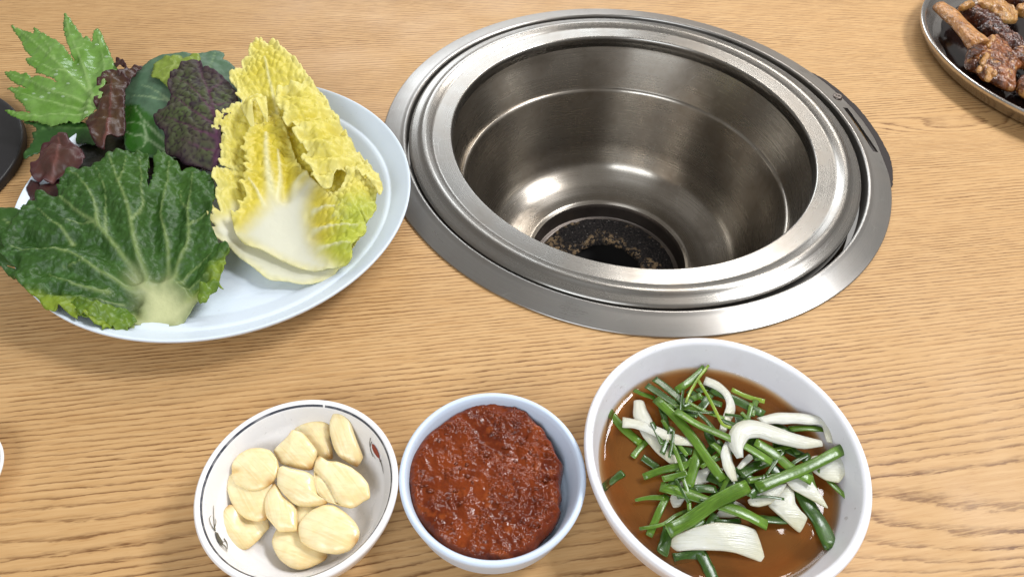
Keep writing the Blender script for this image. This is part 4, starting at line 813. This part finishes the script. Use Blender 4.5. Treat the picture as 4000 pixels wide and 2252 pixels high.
def pextra(P, ed, st):
    x, y = P[:, 0], P[:, 1]; rgt = sst(-.015, .03, x-SC_[0])
    f1, f2 = vor(x*235+.4*pn(x*150, y*150, 1), y*235+.4*pn(x*150, y*150, 2), 3); g1, g2 = vor(x*600, y*600, 5)
    lump = np.sqrt(np.clip(1-f1*f1*1.8, 0, 1))*(.3+.7*sst(-.2, .5, pn(x*60, y*60, 7)+.4*rgt))
    d = .0013*fbm(x*60, y*60, 4)+.0016*lump*(.35+.85*rgt)+.0011*np.sqrt(np.clip(1-g1*g1*2, 0, 1))*sst(-.2, .4, pn(x*120, y*120, 9)+.3*rgt)+.0003*fbm(x*300, y*300, 8)
    return d*sst(0, .004, ed)-.007*np.exp(-ed/.0014)
PO = (np.array(PO, float)-(720, 760))*1.025+(716, 758)
o = leaf('chili_paste', PO, [(200, 750, 28), (720, 220, 27), (720, 760, 28), (1250, 760, 23), (720, 1320, 27), (1050, 400, 26), (1050, 1150, 25)], M['paste'], Z5, step=.00052, extra=pextra, thick=.002, corner=.3)
tag(o, 'dark red chunky chili paste heaped in the light blue bowl', 'sauce')
mch = mat_plain('bean_bits', S(112, 46, 16), .2, noise_amt=.3, scale=200, spec=.6)
V = []; F = []; dg = bpy.context.evaluated_depsgraph_get()
bm = bmesh.new(); bmesh.ops.create_icosphere(bm, subdivisions=1, radius=1); bv = np.array([v.co[:] for v in bm.verts]); bf = [[v.index for v in f.verts] for f in bm.faces]; bm.free()
pv = np.array([v.co[:] for v in o.data.vertices])+np.array(o.location)
topv = pv[np.hypot(pv[:, 0]-SC_[0]+.005, pv[:, 1]-SC_[1]) < .034]
for k in range(26):
    c = topv[rng.randint(len(topv))]; s = rng.uniform(.0006, .0018); R_ = Matrix.Rotation(rng.rand()*6, 3, 'Z')@Matrix.Rotation(rng.rand()*6, 3, 'X')
    q = (bv*np.array([s*rng.uniform(1, 2), s, s*.6]))@np.array(R_)+c; i0 = len(V); V += list(q); F += [[i+i0 for i in f] for f in bf]
ch = mobj('bean_bits', V, F, mch, o); ch['kind'] = 'stuff'

# ================================================================== BROTH, SCALLIONS, ONIONS
ZB = .0215
def broth():
    m, nt = newmat('soy_broth'); b = NB(nt); co = b.obj()
    dep = b.attr('depth')                    # liquid depth in mm / 15
    col = b.ramp(dep, [(0., (1, 1, 1)), (.08, S(244, 222, 188)), (.25, S(226, 176, 112)), (.55, S(192, 130, 62)), (1., S(158, 96, 36))])
    tr = b.n('ShaderNodeBsdfTransparent'); b.set(tr.inputs[0], col)
    df = b.n('ShaderNodeBsdfDiffuse'); b.set(df.inputs[0], b.mix(b.noise(co, 60, 3), S(160, 106, 50), S(138, 88, 38)))
    mx = b.n('ShaderNodeMixShader', i_0=b.ramp(dep, [(0., .0), (.3, .2), (1., .42)]), i_1=tr.outputs[0], i_2=df.outputs[0])
    gl = b.n('ShaderNodeBsdfGlossy'); gl.inputs['Roughness'].default_value = .03
    b.set(gl.inputs['Normal'], b.bump(b.noise(co, 45, 2), .12, .002))
    fr = b.n('ShaderNodeFresnel'); fr.inputs[0].default_value = 1.36
    m2 = b.n('ShaderNodeMixShader', i_0=fr.outputs[0], i_1=mx.outputs[0], i_2=gl.outputs[0]); b.out(m2.outputs[0])
    V = [(OC[0], OC[1], ZB)]; F = []; D = [1.]; n = 120; rs = list(np.linspace(.006, .060, 16))+[.0622, .0634, .0642, .0648]
    for i, r in enumerate(rs):
        for j in range(n):
            a = 2*math.pi*j/n; x, y = r*math.cos(a), r*math.sin(a)
            z = ZB+.00022*pn(x*60, y*60, 3)+max(0, (r-.0600)/.0048)**2*.0020
            V.append((OC[0]+x, OC[1]+y, z)); D.append(float(np.interp(r, [0, .045, .053, .060, .0645], [1., 1., .8, .3, 0.])))
    for j in range(n):
        F.append((0, 1+j, 1+(j+1) % n))
        for i in range(len(rs)-1): F.append((1+i*n+j, 1+(i+1)*n+j, 1+(i+1)*n+(j+1) % n, 1+i*n+(j+1) % n))
    o = mobj('soy_broth', V, F, m, attrs={'depth': D}); tag(o, 'brown soy broth pooled in the white bowl under the scallions', 'broth')
broth()
def mat_scallion(name, c1, c2, rough=.28):
    m, nt = newmat(name); b = NB(nt); co = b.obj(); al = b.attr('along')
    ar = b.attr('around'); n = b.noise(b.n('ShaderNodeCombineXYZ', i_0=b.math('MULTIPLY', ar, 5.), i_1=b.math('MULTIPLY', al, 2.5), i_2=b.noise(co, 8, 1)).outputs[0], 2.2, 3, .6); n2 = b.noise(co, 60, 3)
    c = b.mix(b.ramp(n2, [(.35, 0.), (.65, 1.)]), c1, c2); c = b.mix(b.math('MULTIPLY', b.ramp(n, [(.42, 0.), (.6, 1.)]), .55), c, tuple(x*.42 for x in c1))
    c = b.mix(b.math('MULTIPLY', b.ramp(n, [(.3, 1.), (.4, 0.)]), .4), c, S(140, 168, 80))
    c = b.mix(b.attr('endcut'), c, S(120, 160, 80))
    bs = b.bsdf(Base__Color=c, Roughness=rough, Specular__IOR__Level=.5, Normal=b.bump(b.noise(co, 330, 2), .25, .0005), Subsurface__Weight=.1, Subsurface__Scale=.001)
    b.out(bs.outputs[0]); return m
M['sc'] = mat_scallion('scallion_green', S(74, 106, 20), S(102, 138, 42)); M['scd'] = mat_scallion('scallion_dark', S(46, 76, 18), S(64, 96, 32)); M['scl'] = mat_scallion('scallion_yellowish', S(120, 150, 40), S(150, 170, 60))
def mat_onion():
    m, nt = newmat('raw_onion'); b = NB(nt); co = b.obj()
    n = b.noise(co, 40, 3); s = b.noise(co, 260, 3, .6)
    c = b.mix(b.ramp(n, [(.4, 0.), (.7, .8)]), S(204, 203, 192), S(194, 189, 156)); c = b.mix(b.math('MULTIPLY', b.attr('endcut'), .35), c, S(208, 190, 120))
    ln = b.noise(b.n('ShaderNodeCombineXYZ', i_0=b.math('MULTIPLY', b.attr('around'), 6.), i_1=b.math('MULTIPLY', b.attr('along'), 1.2), i_2=b.noise(co, 9, 1)).outputs[0], 1.8, 3, .6)
    c = b.mix(b.math('MULTIPLY', b.ramp(ln, [(.5, 0.), (.64, 1.)]), .35), c, S(176, 176, 150))
    c = b.mix(b.math('MULTIPLY', b.ramp(s, [(.62, 0.), (.74, 1.)]), .25), c, S(196, 180, 130))
    bs = b.bsdf(Base__Color=c, Roughness=.22, Subsurface__Weight=.35, Subsurface__Scale=.004, Normal=b.bump(b.math('ADD', s, b.math('MULTIPLY', ln, 3.)), .3, .0005))
    bs.inputs['Subsurface Radius'].default_value = (1, .95, .7); b.out(bs.outputs[0]); return m
M['on'] = mat_onion()
def pile(px, lay):                           # height of the heap at a spot, by layer
    P = W(Z6(px), .03)
    r = np.hypot(P[:, 0]-OC[0]-.004, P[:, 1]-OC[1]-.002)
    return ZB+.001+lay*.0042+.006*np.exp(-(r/.032)**2)
def sca(lab, px, w, lay, mat='sc', flat=.42, roll=None, lift=None, hollow=True, crease=0., ends=(1., 1.)):
    px = np.array(px, float)+rng.uniform(-7, 7, (len(px), 2)); z = pile(px, lay)+(np.array(lift)/1000 if lift is not None else 0)+rng.uniform(-.0012, .0012, len(px))
    P = W(Z6(px), z); ww = (w*.93+2)*(1250/1809)*.0163/100
    o = tube('scallion_piece', P, ww, M[mat], flat=flat*rng.uniform(.45, .85), roll=rng.uniform(-.35, .35) if roll is None else roll, ns=12, na=12, hollow=hollow, crease=crease, ends=ends)
    return tag(o, lab, 'scallion', 'cut scallion pieces in the bowl')
def oni(lab, px, w, lay, flat=.3, bend=.35, roll=.25, taper=(.35, .85, 1, .9, .4), lift=None):
    px = np.array(px, float); z = pile(px, lay)+(np.array(lift)/1000 if lift is not None else 0)
    P = W(Z6(px), z); ww = w*1.12*(1250/1809)*.0163/100
    o = tube('onion_slice', P, ww, M['on'], flat=flat*.72, roll=roll, ns=22, na=16, hollow=False, bend=bend, taper=taper, wob=.03)
    return tag(o, lab, 'onion', 'raw onion slices in the bowl')
def onp(lab, ol, z, sx, sy, up, dn, lens=0.):
    ol = np.array(ol, float); c = Z6([ol.mean(0)])[0]
    def disp(V, T, top):
        c0 = V[0]; d2 = ((V[:, :2]-c0[:2])**2).sum(1); return -d2*lens+.0003*pn(V[:, 0]*150, V[:, 1]*150, 2)*top
    o = pebble('onion_slice', Z6(ol), (c[0], c[1], z/1000, sx, sy), up/1000, dn/1000, M['on'], nr=9, step=.0014, ex=.3, disp=disp, corner=.25, attrs=lambda V, T: {'endcut': np.clip((T-.9)*8, 0, 1), 'around': (V[:, 1]-V[0, 1])/.008, 'along': (V[:, 0]-V[0, 0])/.03})
    return tag(o, lab, 'onion', 'raw onion slices in the bowl')
# lowest layer
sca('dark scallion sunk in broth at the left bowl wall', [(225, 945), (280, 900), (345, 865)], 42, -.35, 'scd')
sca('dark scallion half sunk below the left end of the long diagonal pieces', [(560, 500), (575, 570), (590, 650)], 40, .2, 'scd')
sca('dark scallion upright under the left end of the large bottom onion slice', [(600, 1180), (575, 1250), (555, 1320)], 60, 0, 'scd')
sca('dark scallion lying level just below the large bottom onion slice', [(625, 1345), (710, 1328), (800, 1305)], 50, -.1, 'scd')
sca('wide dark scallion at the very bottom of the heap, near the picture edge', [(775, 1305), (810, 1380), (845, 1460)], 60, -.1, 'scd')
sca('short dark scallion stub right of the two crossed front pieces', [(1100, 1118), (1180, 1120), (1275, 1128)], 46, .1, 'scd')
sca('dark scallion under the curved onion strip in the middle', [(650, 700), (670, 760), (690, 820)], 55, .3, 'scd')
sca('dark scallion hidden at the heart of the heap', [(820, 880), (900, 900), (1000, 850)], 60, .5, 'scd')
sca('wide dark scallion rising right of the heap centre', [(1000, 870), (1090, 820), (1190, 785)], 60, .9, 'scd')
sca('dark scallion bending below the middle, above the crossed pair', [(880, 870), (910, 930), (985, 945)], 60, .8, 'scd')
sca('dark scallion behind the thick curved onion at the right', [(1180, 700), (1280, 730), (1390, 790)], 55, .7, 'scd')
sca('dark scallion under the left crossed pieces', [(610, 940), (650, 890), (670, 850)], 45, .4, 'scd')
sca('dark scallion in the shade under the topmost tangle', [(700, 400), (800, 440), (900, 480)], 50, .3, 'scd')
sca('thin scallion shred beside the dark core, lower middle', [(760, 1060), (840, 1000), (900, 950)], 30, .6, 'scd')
onp('greyish onion piece at the far right of the heap by the bowl wall', [(1400, 770), (1500, 760), (1580, 775), (1640, 800), (1600, 860), (1560, 915), (1480, 900), (1410, 850)], 27, .1, 0, 1.0, 1.0, 4)
onp('flat onion piece running below the long right hand scallion', [(1255, 900), (1330, 880), (1390, 890), (1440, 960), (1500, 1060), (1400, 1012), (1300, 955)], 29, 0, .15, 1.0, 1.2, 4)
onp('onion piece half buried under the left crossed scallions', [(605, 1000), (640, 940), (700, 880), (820, 825), (910, 830), (870, 890), (770, 935), (690, 975), (665, 1045), (622, 1055)], 25, .1, .1, 1.2, 1.2, 6)
onp('small onion piece between the crossed scallions and the large bottom slice', [(860, 1110), (900, 1050), (960, 1015), (1020, 1045), (1045, 1085), (960, 1115)], 24, 0, .1, 1., 1.)
onp('sliver of onion showing in the middle of the heap', [(975, 840), (1010, 790), (1050, 755), (1075, 780), (1020, 830), (990, 860)], 31, 0, .1, 1., 1.)
onp('large wide onion slice at the front of the bowl', [(613, 1275), (622, 1235), (645, 1212), (740, 1170), (860, 1140), (1000, 1150), (1095, 1178), (1130, 1260), (1162, 1372), (1080, 1348), (980, 1315), (900, 1302), (740, 1297), (650, 1302)], 26, .0, .3, 1.6, 1.6, 7)
onp('curved onion slice standing at the lower right of the heap', [(1165, 1042), (1190, 1000), (1270, 925), (1305, 955), (1312, 1030), (1345, 1080), (1385, 1115), (1345, 1195), (1270, 1142), (1205, 1085)], 26, -.1, .15, 1.8, 1.5, 10)
onp('small pointed onion slice left of the curved one at the lower right', [(1045, 1012), (1100, 982), (1180, 942), (1268, 918), (1235, 975), (1175, 1035), (1110, 1052), (1062, 1042)], 30, 0, .1, 1.6, 1.5, 8)
oni('thick onion slice under the thin strip at the left', [(430, 455), (450, 540), (510, 650), (590, 745), (655, 805)], 92, .25, flat=.45, bend=.2, taper=(.55, .95, 1, .85, .6))
oni('thin curved onion strip hooking down near the top of the heap', [(800, 335), (870, 365), (930, 420), (950, 490), (925, 560), (900, 630)], 62, .9, flat=.4, bend=.2, taper=(1., .95, .75, .75, .7, .5))
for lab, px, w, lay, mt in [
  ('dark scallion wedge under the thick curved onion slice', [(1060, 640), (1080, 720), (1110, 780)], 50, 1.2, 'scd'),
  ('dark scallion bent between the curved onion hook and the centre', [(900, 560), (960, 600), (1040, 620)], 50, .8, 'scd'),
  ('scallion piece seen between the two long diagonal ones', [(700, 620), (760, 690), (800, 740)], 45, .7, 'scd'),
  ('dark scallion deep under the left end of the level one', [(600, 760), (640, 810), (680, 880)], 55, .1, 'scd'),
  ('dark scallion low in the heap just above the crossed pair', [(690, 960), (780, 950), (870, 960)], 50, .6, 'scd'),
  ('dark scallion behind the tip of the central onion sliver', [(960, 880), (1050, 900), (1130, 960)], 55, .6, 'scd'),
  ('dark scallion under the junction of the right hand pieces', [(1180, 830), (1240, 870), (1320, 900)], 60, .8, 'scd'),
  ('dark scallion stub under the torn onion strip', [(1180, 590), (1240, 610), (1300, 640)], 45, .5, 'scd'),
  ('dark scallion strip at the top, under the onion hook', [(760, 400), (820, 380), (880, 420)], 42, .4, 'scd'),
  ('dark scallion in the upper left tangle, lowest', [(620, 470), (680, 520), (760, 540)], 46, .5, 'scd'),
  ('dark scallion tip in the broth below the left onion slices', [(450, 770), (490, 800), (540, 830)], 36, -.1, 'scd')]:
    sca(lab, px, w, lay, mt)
# middle
sca('scallion lying outside the heap near the left bowl wall', [(235, 480), (285, 540), (340, 610), (435, 690)], 44, -.1, 'sc')
sca('thin scallion sticking out left near the top of the heap', [(398, 393), (450, 415), (520, 445)], 24, .2, 'sc')
sca('short scallion floating left of the heap', [(475, 690), (440, 725), (398, 768)], 30, -.1, 'sc')
sca('flat scallion strip at the upper left, lower of a pair', [(465, 362), (520, 405), (600, 455), (690, 505)], 52, 1.0, 'scd', flat=.2, crease=.6)
sca('flat scallion strip at the upper left, upper of a pair', [(510, 328), (560, 365), (640, 430), (705, 485)], 46, 1.3, 'scd', flat=.2, crease=.6)
sca('scallion pointing to the far rim at the top of the heap', [(803, 270), (740, 325), (690, 365), (635, 405)], 40, 1.1, 'sc')
sca('hair thin scallion shred beside the topmost piece', [(818, 258), (770, 320), (720, 410), (695, 465)], 13, 1.7, 'scl', hollow=False)
sca('thin yellow green shred arching down the upper middle', [(765, 340), (820, 440), (860, 530), (905, 590), (955, 607)], 15, 2.0, 'scl', hollow=False)
sca('long scallion at the upper right, far side of the heap', [(830, 390), (920, 430), (1020, 480), (1130, 530)], 50, .7, 'scd')
sca('pale translucent scallion strip on the broth at the upper right', [(950, 395), (1040, 430), (1145, 462)], 24, .2, 'scl', flat=.2)
sca('short scallion block right of the curved onion hook', [(1090, 455), (1075, 500), (1060, 540)], 30, .6, 'sc')
sca('scallion stretching under the right hand onion strip', [(1280, 612), (1380, 608), (1500, 612)], 40, .9, 'sc')
sca('scallion lying level at the left of the heap', [(447, 878), (560, 852), (690, 825), (830, 795)], 40, .5, 'sc', ends=(.8, 1.1))
sca('short scallion standing steeply left of the middle', [(772, 725), (745, 810), (705, 942)], 50, 1.0, 'sc')
sca('thin scallion pointing left, below the level one', [(400, 1010), (480, 1003), (570, 998)], 26, .4, 'sc', ends=(.5, 1.1))
sca('scallion slanting down at the lower left of the heap', [(595, 985), (545, 1080), (478, 1212)], 34, .3, 'sc')
sca('thin scallion shred at the lower left, crossing under the big pair', [(430, 1172), (560, 1150), (640, 1105), (710, 1065)], 16, .5, 'sc', hollow=False)
sca('short scallion bit below the big crossed pair, left', [(705, 1197), (745, 1165), (795, 1135)], 30, .5, 'sc')
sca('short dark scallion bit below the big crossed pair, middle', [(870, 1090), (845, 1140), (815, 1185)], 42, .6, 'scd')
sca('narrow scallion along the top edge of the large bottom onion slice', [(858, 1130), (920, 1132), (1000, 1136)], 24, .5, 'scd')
sca('broad scallion running down to the lower right wall', [(1340, 960), (1390, 1050), (1450, 1150), (1522, 1288)], 82, .2, 'scd', flat=.45)
sca('folded scallion strip ending over the flat onion at the right', [(1370, 800), (1400, 890), (1440, 980), (1480, 1060)], 56, 1.0, 'sc', flat=.2, crease=.6, ends=(1., .4))
sca('thin scallion pointing to the right bowl wall', [(1450, 845), (1520, 915), (1602, 1000)], 34, .7, 'sc')
sca('short upright scallion under the crossing in the middle', [(820, 610), (835, 660), (860, 720)], 45, 1.2, 'scd')
sca('scallion stub below the crossing in the middle', [(840, 690), (880, 730), (915, 755)], 50, 1.3, 'sc')
sca('thin scallion branch between middle and right', [(1040, 912), (1130, 892), (1230, 872)], 30, 1.1, 'sc')
# thin shreds through the heap
for i_, (a, b_, lab) in enumerate([((560, 560), (700, 760), 'narrow green shred crossing under the straight onion strip'), ((620, 600), (560, 760), 'narrow dark shred beside the thick left onion slice'), ((700, 860), (560, 900), 'narrow green shred just below the level left scallion'),
    ((900, 1000), (760, 1090), 'narrow dark shred tucked along the upper crossed scallion'), ((1000, 960), (1130, 1040), 'narrow green shred at the left tip of the small pointed onion'), ((1210, 640), (1330, 760), 'narrow dark shred under the thick curved onion slice'),
    ((1010, 520), (1130, 620), 'narrow green shred where the curved and the torn onion meet'), ((760, 520), (860, 640), 'narrow dark shred in the fork of the two long diagonals'), ((680, 460), (790, 430), 'narrow green shred across the upper left flat pair'),
    ((1260, 840), (1390, 760), 'narrow dark shred beside the long rising right hand scallion'), ((940, 620), (1040, 560), 'narrow green shred behind the bend of the thick curved onion'), ((1150, 880), (1060, 1000), 'narrow dark shred left of the rising right hand scallion end'),
    ((640, 860), (740, 780), 'narrow green shred crossing the level left scallion'), ((500, 580), (560, 700), 'narrow dark shred lying on the thick left onion slice')]):
    m_ = ((a[0]+b_[0])/2+rng.uniform(-15, 15), (a[1]+b_[1])/2+rng.uniform(-15, 15))
    sca(lab, [a, m_, b_], 20+(i_ % 3)*6, .9+(i_ % 4)*.3, 'scd' if i_ % 2 else 'sc', flat=.4)
for zi, (zn, zx, zy) in enumerate([('upper left', 640, 500), ('upper middle', 800, 470), ('upper right', 1020, 560), ('left', 640, 720), ('centre', 860, 760), ('right', 1180, 760), ('lower left', 700, 960), ('lower middle', 900, 980), ('lower right', 1140, 960)]):
    for ln, L, w_, mt, ly in (('short dark flat blade', 60, 40, 'scd', .7), ('long thin bright blade', 120, 22, 'sc', 1.25), ('fine dark thread', 90, 13, 'scd', 1.6)):
        an = rng.uniform(0, math.pi); cx, cy = zx+rng.uniform(-50, 50), zy+rng.uniform(-45, 45); dx, dy = L*math.cos(an), L*math.sin(an)*.9
        sca('%s of scallion buried in the %s of the heap' % (ln, zn), [(cx-dx, cy-dy), (cx+rng.uniform(-12, 12), cy+rng.uniform(-12, 12)), (cx+dx, cy+dy)], w_, ly, mt, flat=.3)
# top
oni('straight onion strip across the left of the heap', [(335, 572), (420, 585), (530, 625), (640, 670), (755, 690)], 62, 1.0, flat=.42, bend=.15, taper=(1., .9, .95, 1, .6))
oni('small upright onion sliver in the centre of the heap', [(935, 690), (925, 760), (945, 840), (972, 908)], 58, 1.7, flat=.3, bend=.2, taper=(.5, .9, 1, .5))
sca('long scallion running from the upper left to the heart of the heap', [(530, 450), (630, 545), (730, 675), (820, 800), (900, 905)], 48, 1.6, 'sc')
sca('long scallion crossing the middle towards the right', [(640, 515), (760, 585), (900, 650), (1040, 725), (1185, 805)], 48, 2.1, 'sc')
sca('scallion sloping down right from under the thick curved onion', [(1080, 690), (1200, 765), (1300, 840), (1400, 900)], 56, 1.8, 'sc')
sca('long scallion rising to the right across the others', [(1100, 950), (1250, 890), (1400, 825), (1595, 728)], 56, 2.1, 'sc')
oni('onion strip with a torn end at the far right of the heap', [(1110, 565), (1230, 545), (1380, 550), (1480, 575), (1510, 690)], 70, 1.6, flat=.3, bend=.3, taper=(.6, 1, .95, .75, .45))
oni('thick curved onion slice, whitest, in the right of the heap', [(1000, 775), (978, 690), (1010, 620), (1090, 600), (1220, 640), (1340, 675), (1462, 690)], 92, 2.5, flat=.35, bend=.3, taper=(.3, .75, 1.05, 1.15, 1.05, .9, .4))
sca('big scallion of the crossed pair at the front, lower one', [(545, 940), (680, 970), (830, 1025), (1000, 1085), (1145, 1162)], 62, 1.1, 'sc')
sca('big scallion of the crossed pair at the front, upper one', [(590, 1192), (720, 1115), (880, 1022), (1045, 938)], 66, 1.9, 'sc')

# ================================================================== MEAT TRAY
TC = np.array([.5462, .6549])
pr = rprof([(.0001, .0022), (.128, .0022), (.140, .004), (.1495, .014), (.1535, .0195), (.1565, .0205), (.1582, .0198), (.1580, .0165), (.1555, .0130), (.148, .0045), (.14, .0012), (.13, .0005), (.0001, .0005)], .0016, 4)
o = lathe('metal_tray', pr, (TC[0], TC[1], 0), M['tray'], n=180); tag(o, 'round steel tray of marinated meat at the upper right corner', 'tray')
def mat_meat(name, c1, c2, c3, rough=.2):
    m, nt = newmat(name); b = NB(nt); co = b.obj()
    n = b.noise(co, 45, 5, .65, .6); f = b.noise(b.mapping(co, scale=(260, 90, 160)), 1, 3, .6); g = b.noise(co, 120, 3, .6)
    c = b.mix(b.ramp(n, [(.35, 0.), (.55, 1.)]), c1, c2); c = b.mix(b.math('MULTIPLY', b.ramp(g, [(.55, 0.), (.66, 1.)]), .8), c, c3)
    c = b.mix(b.math('MULTIPLY', b.ramp(f, [(.5, 0.), (.7, 1.)]), .6), c, (.012, .006, .004))
    bs = b.bsdf(Base__Color=c, Roughness=rough, Specular__IOR__Level=.6, Normal=b.bump(b.math('ADD', f, b.math('MULTIPLY', g, 1.5)), .8, .0025))
    b.out(bs.outputs[0]); return m
M['meat'] = mat_meat('soy_glazed_meat', S(54, 22, 10), S(132, 74, 32), S(200, 146, 82)); M['meatd'] = mat_meat('dark_glazed_meat', S(38, 14, 8), S(74, 32, 16), S(122, 74, 44)); M['fat'] = mat_meat('tan_glazed_fat', S(150, 100, 48), S(178, 128, 66), S(206, 162, 96), .28)
M['bone'] = mat_meat('glazed_rib_bone', S(168, 112, 58), S(186, 132, 76), S(140, 80, 34), .3)
def chunk(name, lab, ol, z, sx, sy, up, dn, mat, par=None, amp=1., seed=1):
    c = ZM([np.mean(ol, axis=0)])[0]
    def disp(V, T, top):
        x, y = V[:, 0], V[:, 1]; f1, f2 = vor(x*150, y*150, seed)
        return (.0016*amp*fbm(x*130, y*130, seed)+.0014*amp*np.sqrt(np.clip(1-f1*f1*1.6, 0, 1)))*top
    o = pebble(name, ZM(ol), (c[0], c[1], z/1000, sx, sy), up/1000, dn/1000, M[mat], par, nr=26, step=.0013, ex=.4, disp=disp, corner=.28)
    if par is None: tag(o, lab, 'meat', 'marinated meat pieces on the tray')
    elif lab: o['label'] = lab
    return o
# thin pool of marinade
V = [(TC[0], TC[1], .0033)]; F = []
for j in range(140):
    a = 2*math.pi*j/140; r = .132+.003*pn(j*.2, 0, 3)*0+.0015*math.sin(j*.9); V.append((TC[0]+r*math.cos(a), TC[1]+r*math.sin(a), .0033))
F = [(0, 1+j, 1+(j+1) % 140) for j in range(140)]
mm = mat_plain('marinade', (.012, .006, .005), .12, noise_amt=.2, bump=.05)
o = mobj('marinade', V, F, mm); tag(o, 'dark marinade pooled on the steel tray', 'sauce')
rib = chunk('rib_meat', 'rib piece with a long bone nearest to the tray rim', [(705, 800), (725, 700), (745, 600), (830, 545), (940, 520), (1000, 480), (1090, 460), (1180, 540), (1260, 610), (1300, 690), (1400, 760), (1430, 830), (1340, 910), (1330, 1010), (1325, 1140), (1180, 1085), (1050, 1010), (960, 990), (850, 880), (760, 850)], 15, 0, .1, 6, 10, 'meat', seed=2)
P = W(ZM([(385, 85), (520, 190), (660, 330), (790, 470), (900, 590)]), [.017, .019, .021, .022, .02])
tube('rib_bone', P, .0185, M['bone'], flat=.72, parent=rib, ns=18, na=16, hollow=False, taper=(.8, .95, .85, 1.0, 1.3), wob=.03)['label'] = 'pale brown rib bone with sawn end'
chunk('bone_end', 'dark red marrow end of a cut bone', [(770, 690), (790, 600), (850, 535), (920, 530), (945, 580), (920, 650), (850, 690)], 24, 0, -.3, 2.5, 2, 'meatd', rib, .4, 3)
for k, (x, y) in enumerate([(880, 880), (930, 780), (1010, 900), (1075, 930), (965, 720), (1000, 980), (1050, 500), (1000, 560)]):
    s = 38+8*(k % 3); chunk('garlic_bit', None, [(x-s, y-5), (x-8, y-s), (x+s*.8, y-s*.5), (x+s, y+10), (x+10, y+s), (x-s*.6, y+s*.7)], 23-(k % 3), 0, 0, 2.5, 1.5, 'fat', rib, .3, k)
chunk('meat_piece', 'dark glazed meat piece behind the rib bone', [(610, 110), (700, 60), (820, 90), (900, 130), (1060, 190), (1130, 280), (1190, 380), (1240, 450), (1330, 480), (1450, 560), (1450, 700), (1330, 640), (1200, 570), (1100, 470), (960, 400), (860, 290), (760, 220), (680, 170)], 15, 0, .05, 7, 10, 'meatd', seed=5)
chunk('meat_piece', 'tan glistening meat slice at the top edge of the picture', [(820, -40), (1000, -60), (1120, 20), (1230, 60), (1310, 130), (1362, 200), (1350, 285), (1250, 285), (1140, 262), (1080, 200), (1030, 150), (930, 110), (860, 60)], 21, 0, .05, 5, 6, 'fat', seed=6)
chunk('meat_piece', 'dark red meat scrap in the very corner of the picture', [(1120, -60), (1300, -120), (1550, -60), (1600, 60), (1450, 60), (1330, 30), (1220, 20)], 20, 0, 0, 6, 8, 'meatd', seed=7)
chunk('meat_piece', 'small tan meat scrap at the right picture edge below the corner', [(1345, 90), (1400, 70), (1500, 80), (1600, 120), (1580, 190), (1450, 170), (1370, 140)], 21, 0, 0, 4, 8, 'fat', seed=8)
chunk('meat_piece', 'light fatty meat edge at the right picture border beside the rib', [(1290, 640), (1380, 610), (1480, 620), (1600, 700), (1600, 860), (1480, 820), (1400, 800), (1330, 730)], 17, 0, 0, 6, 10, 'meat', seed=9)
chunk('meat_piece', 'meat piece at the right picture edge just inside the near tray rim', [(1370, 1010), (1450, 960), (1600, 960), (1700, 1100), (1600, 1230), (1460, 1190), (1360, 1110)], 14, 0, 0, 6, 9, 'meat', seed=10)
chunk('fat_strip', 'tan fat strip on the small scrap above the rib', [(620, 100), (660, 70), (740, 38), (810, 50), (830, 80), (760, 95), (690, 120), (630, 125)], 24, 0, 0, 3, 4, 'fat', seed=11)

# ================================================================== THINGS CUT BY THE LEFT PICTURE EDGE
pr = rprof([(.0001, .0085), (.0985, .0085), (.1020, .0080), (.1028, .0060), (.1028, .0008), (.1005, 0), (.0001, 0)], .0012, 4)
o = lathe('black_trivet', pr, (-.4868, .4002, 0), M['black'], n=160); tag(o, 'flat round black disc cut off by the left picture edge', 'trivet')
pr = rprof([(.0001, .003), (.020, .003), (.0268, .0108), (.0282, .0122), (.0296, .0116), (.0285, .0095), (.021, .0), (.0001, 0)], .0010, 4)
o = lathe('small_dish', pr, (-.2957, .1576, 0), M['cup'], n=90); tag(o, 'edge of a small white dish at the left picture border', 'dish')
